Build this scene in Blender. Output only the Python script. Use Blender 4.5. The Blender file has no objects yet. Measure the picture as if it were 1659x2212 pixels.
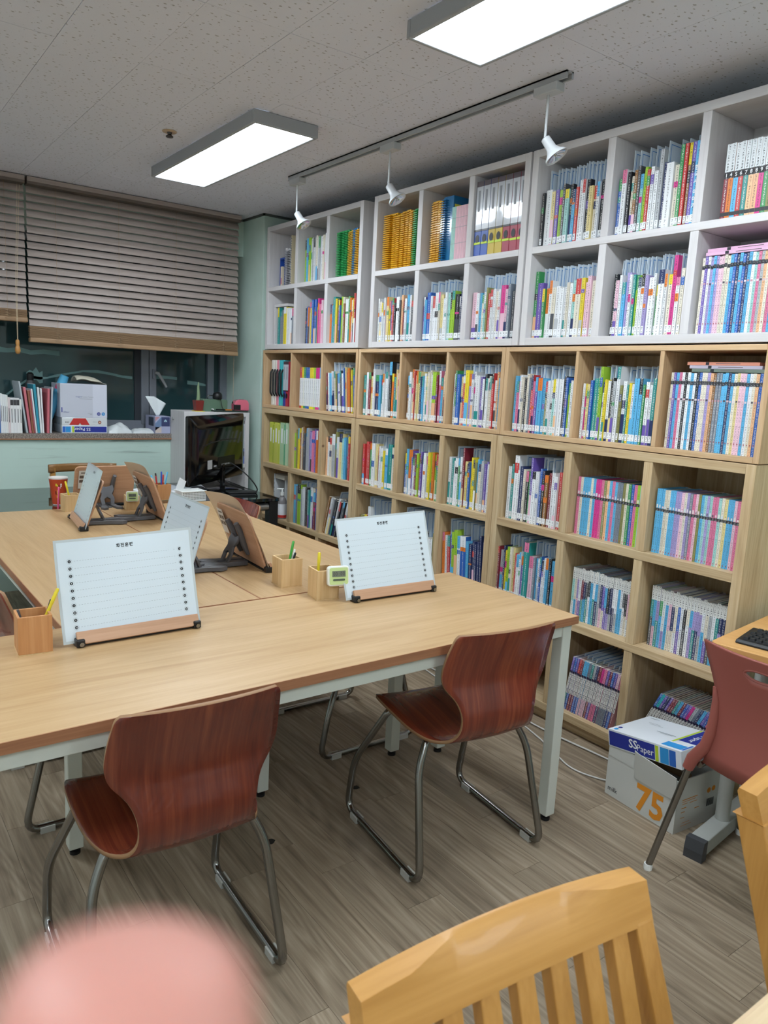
import bpy, math, random
from mathutils import Vector, Matrix
R = math.radians
rnd = random.Random(7)
sc = bpy.context.scene
COL = sc.collection
# ------------------------------------------------------------------ camera, world, exposure
FPX = 1630.02
YAW, PIT, ROL = 0.640700, 0.167532, -0.050632
CAMH = 1.445
_f = Vector((math.sin(YAW)*math.cos(PIT), math.cos(YAW)*math.cos(PIT), -math.sin(PIT)))
_r = Vector((math.cos(YAW), -math.sin(YAW), 0.0)); _d = _f.cross(_r)
_cr, _sr = math.cos(ROL), math.sin(ROL)
CR = _cr*_r + _sr*_d; CD = -_sr*_r + _cr*_d; CF = _f
cam = bpy.data.cameras.new('camera'); camo = bpy.data.objects.new('camera', cam); COL.objects.link(camo)
cam.sensor_fit = 'HORIZONTAL'; cam.sensor_width = 36.0; cam.lens = FPX*36.0/1659.0
cam.clip_start = 0.005; cam.clip_end = 60
camo.matrix_world = Matrix(((CR.x, -CD.x, -CF.x, 0), (CR.y, -CD.y, -CF.y, 0), (CR.z, -CD.z, -CF.z, CAMH), (0, 0, 0, 1)))
cam.dof.use_dof = True; cam.dof.focus_distance = 2.45; cam.dof.aperture_fstop = cam.lens/3.0   # a phone lens with a 3 mm pupil
sc.camera = camo
sc.view_settings.view_transform = 'Standard'; sc.view_settings.look = 'None'
sc.view_settings.gamma = 1.0; sc.view_settings.use_curve_mapping = False
sc.view_settings.exposure = 0.82
world = bpy.data.worlds.new('night'); sc.world = world; world.use_nodes = True
world.node_tree.nodes['Background'].inputs[0].default_value = (0.02, 0.028, 0.035, 1)
world.node_tree.nodes['Background'].inputs[1].default_value = 1.0
LAMP = 15.5            # emission of the ceiling panels

# ------------------------------------------------------------------ colour and materials
def lin(c):
    if isinstance(c, str):
        c = tuple(int(c[i:i+2], 16)/255 for i in (0, 2, 4))
    return tuple((x/12.92 if x <= .04045 else ((x+.055)/1.055)**2.4) for x in c)
MATS = {}
def newmat(name):
    m = bpy.data.materials.new(name); m.use_nodes = True
    nt = m.node_tree; b = nt.nodes['Principled BSDF']
    MATS[name] = m
    return m, nt, b
def mat(name, col, rough=.5, metal=0., spec=.5, trans=0., coat=0., bump=None, ior=1.45, alpha=1.):
    if name in MATS: return MATS[name]
    m, nt, b = newmat(name)
    b.inputs['Base Color'].default_value = (*lin(col), 1)
    b.inputs['Roughness'].default_value = rough; b.inputs['Metallic'].default_value = metal
    b.inputs['Specular IOR Level'].default_value = spec; b.inputs['Transmission Weight'].default_value = trans
    b.inputs['Coat Weight'].default_value = coat; b.inputs['IOR'].default_value = ior; b.inputs['Alpha'].default_value = alpha
    if bump:
        sc_, st = bump
        n = nt.nodes.new('ShaderNodeTexNoise'); n.inputs['Scale'].default_value = sc_; n.inputs['Detail'].default_value = 4
        tc = nt.nodes.new('ShaderNodeTexCoord'); nt.links.new(tc.outputs['Object'], n.inputs['Vector'])
        bm = nt.nodes.new('ShaderNodeBump'); bm.inputs['Strength'].default_value = st; bm.inputs['Distance'].default_value = .003
        nt.links.new(n.outputs['Fac'], bm.inputs['Height']); nt.links.new(bm.outputs[0], b.inputs['Normal'])
    return m
def nd(nt, typ, **kw):
    n = nt.nodes.new(typ)
    for k, v in kw.items(): setattr(n, k, v)
    return n
def mathn(nt, op, a, b=None, c=None):
    n = nt.nodes.new('ShaderNodeMath'); n.operation = op
    for i, x in enumerate((a, b, c)):
        if x is None: continue
        if isinstance(x, (int, float)): n.inputs[i].default_value = x
        else: nt.links.new(x, n.inputs[i])
    return n.outputs[0]
def mixc(nt, f, a, b, typ='MIX'):
    n = nt.nodes.new('ShaderNodeMix'); n.data_type = 'RGBA'; n.blend_type = typ
    if isinstance(f, (int, float)): n.inputs[0].default_value = f
    else: nt.links.new(f, n.inputs[0])
    for i, x in ((6, a), (7, b)):
        if isinstance(x, tuple): n.inputs[i].default_value = (*x, 1)
        else: nt.links.new(x, n.inputs[i])
    return n.outputs[2]
def objvec(nt, scale, rand=True, uv=False):
    tc = nd(nt, 'ShaderNodeTexCoord'); v = tc.outputs['UV' if uv else 'Object']
    if rand:
        oi = nd(nt, 'ShaderNodeObjectInfo')
        s = mathn(nt, 'MULTIPLY', oi.outputs['Random'], 37.0)
        ad = nd(nt, 'ShaderNodeVectorMath', operation='ADD'); nt.links.new(v, ad.inputs[0]); nt.links.new(s, ad.inputs[1]); v = ad.outputs[0]
    mp = nd(nt, 'ShaderNodeMapping'); nt.links.new(v, mp.inputs['Vector']); mp.inputs['Scale'].default_value = scale
    return mp.outputs[0], v
def ramp(nt, fac, stops):
    r = nd(nt, 'ShaderNodeValToRGB'); nt.links.new(fac, r.inputs[0])
    e = r.color_ramp.elements
    while len(e) < len(stops): e.new(.5)
    for q, (p, c) in zip(e, stops): q.position = p; q.color = (*c, 1) if len(c) == 3 else c
    return r.outputs[0]
def wood(name, dark, mid, light, axis='z', rough=.45, stretch=14., scale=1., knots=0., knotcol='5d4128', coat=0., bump=.15, var=.12, cath=0., uv=False):
    """Long-grained timber: noise stretched along one axis of the object, with optional knots."""
    if name in MATS: return MATS[name]
    m, nt, b = newmat(name)
    s = [stretch*4*scale]*3; s['xyz'.index(axis)] = 1.6*scale
    vec, raw = objvec(nt, s, uv=uv)
    n1 = nd(nt, 'ShaderNodeTexNoise'); nt.links.new(vec, n1.inputs['Vector']); n1.inputs['Scale'].default_value = 1.0
    n1.inputs['Detail'].default_value = 5; n1.inputs['Roughness'].default_value = .6; n1.inputs['Distortion'].default_value = .6
    s2 = [60*scale]*3; s2['xyz'.index(axis)] = 2.5*scale
    mp = nd(nt, 'ShaderNodeMapping'); nt.links.new(raw, mp.inputs['Vector']); mp.inputs['Scale'].default_value = s2
    n2 = nd(nt, 'ShaderNodeTexNoise'); nt.links.new(mp.outputs[0], n2.inputs['Vector']); n2.inputs['Scale'].default_value = 3.0; n2.inputs['Detail'].default_value = 3
    f = mathn(nt, 'ADD', mathn(nt, 'MULTIPLY', n1.outputs['Fac'], .7), mathn(nt, 'MULTIPLY', n2.outputs['Fac'], .3))
    if cath:
        s3 = [9*scale]*3; s3['xyz'.index(axis)] = .9*scale
        mp3 = nd(nt, 'ShaderNodeMapping'); nt.links.new(raw, mp3.inputs['Vector']); mp3.inputs['Scale'].default_value = s3
        n3 = nd(nt, 'ShaderNodeTexNoise'); nt.links.new(mp3.outputs[0], n3.inputs['Vector']); n3.inputs['Scale'].default_value = 1.0; n3.inputs['Detail'].default_value = 1.5
        w = mathn(nt, 'FRACT', mathn(nt, 'MULTIPLY', n3.outputs['Fac'], 16.0))
        w = mathn(nt, 'ABSOLUTE', mathn(nt, 'SUBTRACT', w, .5))
        f = mathn(nt, 'ADD', f, mathn(nt, 'MULTIPLY', mathn(nt, 'SUBTRACT', w, .25), cath))
    c = ramp(nt, f, [(.3, lin(dark)), (.5, lin(mid)), (.7, lin(light))])
    oi = nd(nt, 'ShaderNodeObjectInfo')
    k = mathn(nt, 'ADD', mathn(nt, 'MULTIPLY', oi.outputs['Random'], 2*var), 1-var)
    hs = nd(nt, 'ShaderNodeHueSaturation'); nt.links.new(c, hs.inputs['Color']); nt.links.new(k, hs.inputs['Value']); c = hs.outputs[0]
    if knots:
        vo = nd(nt, 'ShaderNodeTexVoronoi'); vo.inputs['Scale'].default_value = 5.5; nt.links.new(raw, vo.inputs['Vector'])
        sp = nd(nt, 'ShaderNodeSeparateColor'); nt.links.new(vo.outputs['Color'], sp.inputs[0])
        on = mathn(nt, 'LESS_THAN', sp.outputs[0], knots)
        kk = mathn(nt, 'MULTIPLY', on, mathn(nt, 'SUBTRACT', 1.0, mathn(nt, 'MULTIPLY', vo.outputs['Distance'], 13.0)))
        kk = mathn(nt, 'MAXIMUM', kk, 0.0)
        kk = mathn(nt, 'MINIMUM', mathn(nt, 'MULTIPLY', kk, 2.2), .85)
        c = mixc(nt, kk, c, lin(knotcol))
    nt.links.new(c, b.inputs['Base Color'])
    b.inputs['Roughness'].default_value = rough; b.inputs['Coat Weight'].default_value = coat
    if bump:
        bm = nd(nt, 'ShaderNodeBump'); bm.inputs['Strength'].default_value = bump; bm.inputs['Distance'].default_value = .001
        nt.links.new(f, bm.inputs['Height']); nt.links.new(bm.outputs[0], b.inputs['Normal'])
    return m
def emit(name, col, st):
    m, nt, b = newmat(name)
    b.inputs['Base Color'].default_value = (*lin(col), 1)
    b.inputs['Emission Color'].default_value = (*lin(col), 1); b.inputs['Emission Strength'].default_value = st
    return m
def mottled(name, c1, c2, scale, rough=.7, bump=0., detail=4, lo=.4, hi=.6):
    if name in MATS: return MATS[name]
    m, nt, b = newmat(name)
    tc = nd(nt, 'ShaderNodeTexCoord')
    n = nd(nt, 'ShaderNodeTexNoise'); n.inputs['Scale'].default_value = scale; n.inputs['Detail'].default_value = detail; nt.links.new(tc.outputs['Object'], n.inputs['Vector'])
    c = ramp(nt, n.outputs['Fac'], [(lo, lin(c1)), (hi, lin(c2))])
    nt.links.new(c, b.inputs['Base Color']); b.inputs['Roughness'].default_value = rough
    if bump:
        bm = nd(nt, 'ShaderNodeBump'); bm.inputs['Strength'].default_value = bump; bm.inputs['Distance'].default_value = .002
        nt.links.new(n.outputs['Fac'], bm.inputs['Height']); nt.links.new(bm.outputs[0], b.inputs['Normal'])
    return m
def printed(name, rough=.45, coat=0., spec=.5):
    """Printed stock: colour per face, with rows of small type where the face's second colour has alpha."""
    m, nt, b = newmat(name)
    a = nd(nt, 'ShaderNodeVertexColor', layer_name='Col'); t = nd(nt, 'ShaderNodeVertexColor', layer_name='Type')
    uv = nd(nt, 'ShaderNodeUVMap', uv_map='UVMap'); sx = nd(nt, 'ShaderNodeSeparateXYZ'); nt.links.new(uv.outputs[0], sx.inputs[0])
    mp = nd(nt, 'ShaderNodeVectorMath', operation='MULTIPLY'); nt.links.new(uv.outputs[0], mp.inputs[0]); mp.inputs[1].default_value = (700, 560, 1)
    fl = nd(nt, 'ShaderNodeVectorMath', operation='FLOOR'); nt.links.new(mp.outputs[0], fl.inputs[0])
    wn = nd(nt, 'ShaderNodeTexWhiteNoise', noise_dimensions='2D'); nt.links.new(fl.outputs[0], wn.inputs['Vector'])
    ink = mathn(nt, 'GREATER_THAN', wn.outputs['Value'], .52)
    gl = mathn(nt, 'LESS_THAN', mathn(nt, 'FRACT', mathn(nt, 'MULTIPLY', sx.outputs[1], 105.0)), .8)
    wd = mathn(nt, 'LESS_THAN', mathn(nt, 'ABSOLUTE', sx.outputs[0]), .0028)
    k = mathn(nt, 'MULTIPLY', mathn(nt, 'MULTIPLY', ink, gl), mathn(nt, 'MULTIPLY', wd, t.outputs['Alpha']))
    c = mixc(nt, k, a.outputs['Color'], t.outputs['Color'])
    nt.links.new(c, b.inputs['Base Color']); b.inputs['Roughness'].default_value = rough; b.inputs['Coat Weight'].default_value = coat
    b.inputs['Specular IOR Level'].default_value = spec
    return m

# ------------------------------------------------------------------ mesh building
class MB:
    def __init__(s): s.v = []; s.f = []; s.m = []; s.c = []; s.t = []; s.uv = []
    def face(s, idx, mi=0, col=None, typ=None, uv=None):
        s.f.append(tuple(idx)); s.m.append(mi); s.c.append(col); s.t.append(typ); s.uv.append(uv)
    def quad(s, pts, mi=0, col=None, typ=None, uv=None):
        n = len(s.v); s.v += [tuple(p) for p in pts]; s.face(range(n, n+len(pts)), mi, col, typ, uv)
    def box(s, x0, x1, y0, y1, z0, z1, mi=0, col=None):
        x0, x1 = sorted((x0, x1)); y0, y1 = sorted((y0, y1)); z0, z1 = sorted((z0, z1))
        n = len(s.v); s.v += [(x, y, z) for z in (z0, z1) for y in (y0, y1) for x in (x0, x1)]
        for q in ((0, 2, 3, 1), (4, 5, 7, 6), (0, 1, 5, 4), (2, 6, 7, 3), (0, 4, 6, 2), (1, 3, 7, 5)): s.face([n+i for i in q], mi, col)
        return s
    def prism(s, poly, d0, d1, axis='z', mi=0, col=None):
        """poly: counter-clockwise outline in the two other axes (order x,y / x,z / y,z), extruded along axis."""
        def P(a, b, d): return {'z': (a, b, d), 'y': (a, d, b), 'x': (d, a, b)}[axis]
        n = len(s.v); k = len(poly)
        s.v += [P(a, b, d0) for a, b in poly] + [P(a, b, d1) for a, b in poly]
        fl = axis == 'y'
        bot = [n+i for i in range(k)]; top = [n+k+i for i in range(k)]
        s.face(top if not fl else top[::-1], mi, col); s.face(bot[::-1] if not fl else bot, mi, col)
        for i in range(k):
            j = (i+1) % k; q = [n+i, n+j, n+k+j, n+k+i]
            s.face(q if not fl else q[::-1], mi, col)
        return s
    def tube(s, path, r, seg=10, mi=0, col=None, caps=True):
        pts = [Vector(p) for p in path]; k = len(pts); n0 = len(s.v)
        rr = r if isinstance(r, (list, tuple)) else [r]*k
        t0 = (pts[1]-pts[0]).normalized(); up = Vector((0, 0, 1)) if abs(t0.z) < .9 else Vector((1, 0, 0))
        nrm = t0.cross(up).normalized()
        for i in range(k):
            t = ((pts[min(i+1, k-1)]-pts[i]).normalized() + (pts[i]-pts[max(i-1, 0)]).normalized())
            t = t.normalized() if t.length > 1e-6 else t0
            nrm = (nrm - t*nrm.dot(t)).normalized(); bn = t.cross(nrm)
            for j in range(seg):
                a = 2*math.pi*j/seg; s.v.append(tuple(pts[i] + (nrm*math.cos(a)+bn*math.sin(a))*rr[i]))
        for i in range(k-1):
            for j in range(seg):
                a = n0+i*seg+j; b = n0+i*seg+(j+1) % seg
                s.face((a, b, b+seg, a+seg), mi, col)
        if caps:
            s.face([n0+j for j in range(seg)][::-1], mi, col); s.face([n0+(k-1)*seg+j for j in range(seg)], mi, col)
        return s
    def lathe(s, prof, seg=20, c=(0, 0, 0), mi=0, col=None, mis=None):
        n0 = len(s.v); k = len(prof)
        for r, z in prof:
            for j in range(seg):
                a = 2*math.pi*j/seg; s.v.append((c[0]+r*math.cos(a), c[1]+r*math.sin(a), c[2]+z))
        for i in range(k-1):
            for j in range(seg):
                a = n0+i*seg+j; b = n0+i*seg+(j+1) % seg
                s.face((a, b, b+seg, a+seg), mis[i] if mis else mi, col)
        s.face([n0+j for j in range(seg)][::-1], mis[0] if mis else mi, col); s.face([n0+(k-1)*seg+j for j in range(seg)], mis[-1] if mis else mi, col)
        return s
    def grid(s, P, nu, nv, mi=0, col=None):
        n = len(s.v); s.v += [tuple(P(i/nu, j/nv)) for i in range(nu+1) for j in range(nv+1)]
        for i in range(nu):
            for j in range(nv):
                a = n+i*(nv+1)+j; s.face((a, a+nv+1, a+nv+2, a+1), mi, col)
        return s
    def xf(s, M, start=0):
        s.v[start:] = [tuple(M @ Vector(p)) for p in s.v[start:]]; return s
    def add(s, o, M=None):
        n = len(s.v); s.v += [tuple(M @ Vector(p)) for p in o.v] if M else o.v
        s.f += [tuple(i+n for i in q) for q in o.f]; s.m += o.m; s.c += o.c; s.t += o.t; s.uv += o.uv; return s
    def mesh(s, name, mats, smooth=False):
        me = bpy.data.meshes.new(name); me.from_pydata(s.v, [], s.f)
        for m in (mats if isinstance(mats, (list, tuple)) else [mats]): me.materials.append(m)
        if any(s.m): me.polygons.foreach_set('material_index', s.m)
        if any(x is not None for x in s.c):
            ca = me.color_attributes.new('Col', 'FLOAT_COLOR', 'CORNER'); ta = me.color_attributes.new('Type', 'FLOAT_COLOR', 'CORNER'); ul = me.uv_layers.new(name='UVMap')
            cd = []; td = []; ud = []
            for q, c, t, u in zip(s.f, s.c, s.t, s.uv):
                k = len(q); cd += [*(c or (.8, .8, .8)), 1.]*k; td += [*(t or (0, 0, 0, 0))]*k
                ud += [x for p in (u or [(9, 9)]*k) for x in p]
            ca.data.foreach_set('color', cd); ta.data.foreach_set('color', td); ul.data.foreach_set('uv', ud)
        if smooth:
            me.polygons.foreach_set('use_smooth', [True]*len(s.f))
            if smooth is not True: me.set_sharp_from_angle(angle=R(smooth))
        me.validate(); me.update()
        return me
    def build(s, name, mats, parent=None, loc=None, rot=None, smooth=False, bevel=0., sub=0):
        return put(name, s.mesh(name, mats, smooth), parent, loc, rot, bevel, sub)
def put(name, me, parent=None, loc=None, rot=None, bevel=0., sub=0, matrix=None):
    o = bpy.data.objects.new(name, me); COL.objects.link(o)
    if parent: o.parent = parent
    if loc is not None: o.location = loc
    if rot is not None: o.rotation_euler = rot
    if matrix is not None: o.matrix_local = matrix
    if bevel:
        b = o.modifiers.new('soft', 'BEVEL'); b.width = bevel; b.segments = 2; b.limit_method = 'ANGLE'; b.angle_limit = R(40)
    if sub:
        d = o.modifiers.new('sub', 'SUBSURF'); d.levels = sub; d.render_levels = sub
    return o
def tag(o, label=None, cat=None, group=None, kind=None):
    if label: o['label'] = label
    if cat: o['category'] = cat
    if group: o['group'] = group
    if kind: o['kind'] = kind
    return o
def thing(name, label, cat, loc=(0, 0, 0), rotz=0., group=None):
    o = bpy.data.objects.new(name, None); COL.objects.link(o); o.location = loc; o.rotation_euler = (0, 0, rotz); o.empty_display_size = .05
    return tag(o, label, cat, group)
def struct(o): o['kind'] = 'structure'; return o
def B(name, m, parent, x0, x1, y0, y1, z0, z1, bevel=0.): return MB().box(x0, x1, y0, y1, z0, z1).build(name, m, parent, bevel=bevel)
_glyph = {}
def text_mesh(body, size=1., align='CENTER', bold=0.):
    """Lettering as flat faces: returns (verts in x,y with height 'size' for capitals-ish, faces)."""
    key = (body, align, bold)
    if key not in _glyph:
        c = bpy.data.curves.new('lettering', 'FONT'); c.body = body; c.size = 1; c.align_x = align; c.resolution_u = 2; c.offset = bold
        o = bpy.data.objects.new('lettering', c); COL.objects.link(o)
        me = bpy.data.meshes.new_from_object(o.evaluated_get(bpy.context.evaluated_depsgraph_get()))
        _glyph[key] = ([(v.co.x, v.co.y) for v in me.vertices], [tuple(p.vertices) for p in me.polygons])
        bpy.data.objects.remove(o); bpy.data.curves.remove(c); bpy.data.meshes.remove(me)
    v, f = _glyph[key]
    return [(x*size, y*size) for x, y in v], f
def letter(mb, body, size, P, align='CENTER', mi=0, col=None, xs=1., bold=0.):
    """Adds lettering to mb; P maps text coordinates (x, y) to a point."""
    v, f = text_mesh(body, size, align, bold); n = len(mb.v)
    mb.v += [tuple(P(x*xs, y)) for x, y in v]
    for q in f: mb.face([n+i for i in q], mi, col)
    return mb
def arc(c, r, a0, a1, n):
    return [(c[0]+r*math.cos(R(a0+(a1-a0)*i/n)), c[1]+r*math.sin(R(a0+(a1-a0)*i/n))) for i in range(n+1)]
def rrect(x0, x1, y0, y1, r, n=4):
    return arc((x1-r, y0+r), r, -90, 0, n)+arc((x1-r, y1-r), r, 0, 90, n)+arc((x0+r, y1-r), r, 90, 180, n)+arc((x0+r, y0+r), r, 180, 270, n)
ORD = 'first second third fourth fifth sixth seventh eighth ninth tenth eleventh twelfth thirteenth fourteenth fifteenth sixteenth seventeenth eighteenth nineteenth twentieth'.split()
ORD += ['twenty-'+x for x in ORD[:9]] + ['thirtieth'] + ['thirty-'+x for x in ORD[:9]] + ['fortieth'] + ['forty-'+x for x in ORD[:9]] + ['fiftieth']
# ------------------------------------------------------------------ shared materials
WALL = mottled('green_wall_paint', 'b6ccc2', 'c0d5cc', 3.0, .55, .05)
WHITE_METAL = mat('white_powder_coat', 'cfd2c9', .38)
CHROME = mat('worn_chrome_tube', '8f8e8b', .22, 1.)
BLACK = mat('black_plastic', '17181a', .4); BLACKGLOSS = mat('glossy_black_plastic', '0b0b0d', .1); DGREY = mat('dark_grey_plastic', '47474a', .45)
GREY = mat('grey_plastic', '9a9b9c', .4); WHITE = mat('white_plastic', 'e6e8e6', .3)
PAPER = mat('white_paper', 'e8eaec', .6); CARD = mat('grey_white_card', 'c9cac6', .6)
def tabletop(name, ax): return wood(name, 'a6845b', 'b4946b', 'bf9f78', ax, .40, 6., .9, coat=.0, bump=.02, var=.02, cath=.10)
TOP_X = tabletop('beech_laminate_x', 'x'); TOP_Y = tabletop('beech_laminate_y', 'y')
EDGE = wood('beech_edge_band', '8f5f43', '9c6a4a', 'a87655', 'x', .5, 20., 1.5, bump=.05, var=.05)
FLOORW = wood('grey_oak_plank', '6c5d4c', '8c7c68', 'a69682', 'y', .40, 12., .8, bump=.12, var=.12, cath=.28)
def pine(n, ax): return wood(n, 'a98d68', 'c0a680', 'cfba97', ax, .55, 9., 1., knots=.10, var=.07, bump=.08, cath=.16)
PINE_Y = pine('pine_board_y', 'y'); PINE_Z = pine('pine_board_z', 'z')
def plyw(n, ax): return wood(n, 'b08d66', 'c7a67f', 'd4b894', ax, .55, 8., 1., knots=.08, var=.06, bump=.06, cath=.10)
PLY_Y = plyw('plywood_board_y', 'y'); PLY_Z = plyw('plywood_board_z', 'z')
def wpine(n, ax): return wood(n, 'c6c2c3', 'cfcccd', 'd6d4d5', ax, .5, 8., 1., knots=.20, knotcol='7d6a60', var=.03, bump=.06)
WP_Y = wpine('whitewashed_pine_y', 'y'); WP_Z = wpine('whitewashed_pine_z', 'z')

# ------------------------------------------------------------------ room shell
X0, XS, XW = -1.5, 2.502, 2.83          # far side wall, bookcase fronts, wall behind the bookcases
Y0, YB, YW = -1.9, 5.22, 5.50           # wall behind the camera, wall under the window, window plane
ZC = 2.555
PX, PY = 2.506, 4.90                    # pillar corner
fl = struct(MB().box(X0, XW, Y0, YW, -.06, -.006).build('floor', mat('floor_bed', '3d352d', .8)))
pm = {}
PWID, PLEN = .1212, .92
i0 = 0
x = 1.598 - PWID*26
starts = {1.598: 1.397, 1.840: .848, 1.961: 1.118, 1.234: 1.45}
k = 0
while x < XW:
    xa, xb = max(x, X0), min(x+PWID, XW)
    if xb - xa > .02:
        base = next((v for q, v in starts.items() if abs(q-x) < .03), rnd.uniform(0, PLEN))
        y = base - PLEN*6
        while y < YB:
            ya, yb = max(y, Y0), min(y+PLEN, YB)
            if yb-ya > .02:
                w, l = round(xb-xa, 4), round(yb-ya, 4)
                if (w, l) not in pm:
                    pm[(w, l)] = MB().box(.0004, w-.0004, .0005, l-.0005, -.006, 0).mesh('plank', FLOORW)
                put('plank', pm[(w, l)], fl, (xa, ya, 0))
            y += PLEN
    x += PWID
# ceiling: pierced mineral tiles
def tile_material():
    m, nt, b = newmat('pierced_ceiling_tile')
    vec, raw = objvec(nt, (1, 1, 1))
    c = lin('dbdde8')
    out = None
    for s, th, seed in ((24., .16, 0), (11., .05, 5)):
        mp = nd(nt, 'ShaderNodeMapping'); nt.links.new(raw, mp.inputs['Vector']); mp.inputs['Scale'].default_value = (s*.75, s*1.15, 1); mp.inputs['Rotation'].default_value = (0, 0, .6+seed)
        ns = nd(nt, 'ShaderNodeTexNoise'); ns.inputs['Scale'].default_value = 6; nt.links.new(mp.outputs[0], ns.inputs['Vector'])
        ad = nd(nt, 'ShaderNodeVectorMath', operation='SCALE'); nt.links.new(ns.outputs['Color'], ad.inputs[0]); ad.inputs['Scale'].default_value = .25
        av = nd(nt, 'ShaderNodeVectorMath', operation='ADD'); nt.links.new(mp.outputs[0], av.inputs[0]); nt.links.new(ad.outputs[0], av.inputs[1])
        vo = nd(nt, 'ShaderNodeTexVoronoi', voronoi_dimensions='2D'); nt.links.new(av.outputs[0], vo.inputs['Vector']); vo.inputs['Scale'].default_value = 1.6
        sp = nd(nt, 'ShaderNodeSeparateColor'); nt.links.new(vo.outputs['Color'], sp.inputs[0])
        lim = mathn(nt, 'MULTIPLY', sp.outputs[1], th)
        k1 = mathn(nt, 'LESS_THAN', vo.outputs['Distance'], lim)
        out = k1 if out is None else mathn(nt, 'MAXIMUM', out, k1)
    col = mixc(nt, mathn(nt, 'MULTIPLY', out, .62), c, lin('7a756f'))
    nt.links.new(col, b.inputs['Base Color']); b.inputs['Roughness'].default_value = .85
    return m
TILE = tile_material()
ce = struct(MB().box(X0, XW, Y0, YW, ZC+.008, ZC+.06).build('ceiling', mat('ceiling_board', '8a8682', .9)))
TW, TL = .292, .584
tm = MB(); tm.box(.0008, TW-.0008, .0008, TL-.0008, 0, .008); tme = tm.mesh('ceiling_tile', TILE)
tme2 = {}
x = 1.003 - TW*9
while x < XW:
    y = 3.546 - TL*10 + (0)
    while y < YB+.1:
        xa, xb, ya, yb = max(x, X0), min(x+TW, XW), max(y, Y0), min(y+TL, YB+.1)
        if xb-xa > .02 and yb-ya > .02:
            key = (round(xb-xa, 3), round(yb-ya, 3))
            if key not in tme2: tme2[key] = MB().box(.0008, xb-xa-.0008, .0008, yb-ya-.0008, 0, .008).mesh('ceiling_tile', TILE)
            put('ceiling_tile', tme2[key], ce, (xa, ya, ZC+rnd.uniform(0, .0012)))
        y += TL
    x += TW
struct(B('wall_bookcase', WALL, None, XW, XW+.12, Y0, YW, 0, ZC))
struct(B('wall_side', mat('off_white_wall', 'd5dad5', .7), None, X0-.12, X0, Y0, YW, 0, ZC))
struct(B('wall_back', mat('off_white_wall', 'd5dad5', .7), None, X0, XW, Y0-.12, Y0, 0, ZC))
struct(B('pillar', WALL, None, PX, XW, PY, YW+.1, 0, ZC, bevel=.002))
SILLZ = 1.024
def scuffed_wall():
    m, nt, b = newmat('scuffed_green_paint')
    tc = nd(nt, 'ShaderNodeTexCoord'); sx = nd(nt, 'ShaderNodeSeparateXYZ'); nt.links.new(tc.outputs['Object'], sx.inputs[0])
    mp = nd(nt, 'ShaderNodeMapping'); nt.links.new(tc.outputs['Object'], mp.inputs['Vector']); mp.inputs['Scale'].default_value = (2.2, 1, 60); mp.inputs['Rotation'].default_value = (0, .05, 0)
    n = nd(nt, 'ShaderNodeTexNoise'); n.inputs['Scale'].default_value = 1.0; n.inputs['Detail'].default_value = 5; n.inputs['Distortion'].default_value = .5; nt.links.new(mp.outputs[0], n.inputs['Vector'])
    n2 = nd(nt, 'ShaderNodeTexNoise'); n2.inputs['Scale'].default_value = 2.5; nt.links.new(tc.outputs['Object'], n2.inputs['Vector'])
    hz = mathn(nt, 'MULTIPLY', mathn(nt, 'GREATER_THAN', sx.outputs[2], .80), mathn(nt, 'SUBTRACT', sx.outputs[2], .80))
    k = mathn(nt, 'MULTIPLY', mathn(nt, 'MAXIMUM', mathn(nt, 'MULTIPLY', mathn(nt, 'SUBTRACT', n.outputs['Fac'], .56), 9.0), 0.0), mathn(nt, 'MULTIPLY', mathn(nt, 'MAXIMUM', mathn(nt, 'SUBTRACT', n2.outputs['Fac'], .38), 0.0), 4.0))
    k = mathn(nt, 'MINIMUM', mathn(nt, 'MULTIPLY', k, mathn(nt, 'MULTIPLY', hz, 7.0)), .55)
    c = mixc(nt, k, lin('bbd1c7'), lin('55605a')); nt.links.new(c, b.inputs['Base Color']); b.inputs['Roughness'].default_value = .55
    return m
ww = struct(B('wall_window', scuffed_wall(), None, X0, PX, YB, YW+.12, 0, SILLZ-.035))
struct(B('wall_lintel', WALL, None, X0, PX, YB, YW+.12, 2.30, ZC))
trim = mat('dark_cornice', '4d5552', .6)
for nm, a in (('trim_1', (PX-.012, PX, PY-.012, YB, ZC-.014, ZC)), ('trim_2', (PX-.012, XW, PY-.012, PY, ZC-.014, ZC)), ('trim_3', (X0, PX-.012, YB-.012, YB, ZC-.014, ZC))):
    struct(B(nm, trim, None, *a))
GRAN = mottled('speckled_granite', '5d5450', '9a8e84', 160., .35, detail=2, lo=.42, hi=.58)
sill = struct(MB().box(X0, PX, YB-.02, YW, SILLZ-.033, SILLZ).build('window_sill', GRAN))
B('sill_edging', mat('copper_edging', 'a06a45', .45), sill, X0, PX, YB-.0205, YB-.0185, SILLZ-.039, SILLZ-.032)

# window: aluminium frames, film-backed panes at night
ALU = mat('window_aluminium', '7d828c', .4, .3)
GLASS = mat('filmed_night_glass', '2c4447', .07, spec=.6)
def window(nm, xa, xb, parts):
    w = struct(MB().box(xa, xb, YW-.03, YW+.02, SILLZ, SILLZ+.05).build(nm, ALU))
    for (a, b, z0, z1) in parts: B('window_frame', ALU, w, a, b, YW-.035, YW+.02, z0, z1, .002)
    return w
w1 = window('window_1', X0, 1.90, [(X0, 1.90, 2.25, 2.30), (X0, X0+.05, SILLZ+.05, 2.25), (.30, .38, SILLZ+.05, 2.25), (1.845, 1.90, SILLZ+.05, 2.25)])
w2 = window('window_2', 1.905, PX, [(1.905, PX, 2.25, 2.30), (1.905, 1.955, SILLZ+.05, 2.25), (2.35, 2.40, SILLZ+.05, 2.25), (2.45, PX, SILLZ+.05, 2.25)])
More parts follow.
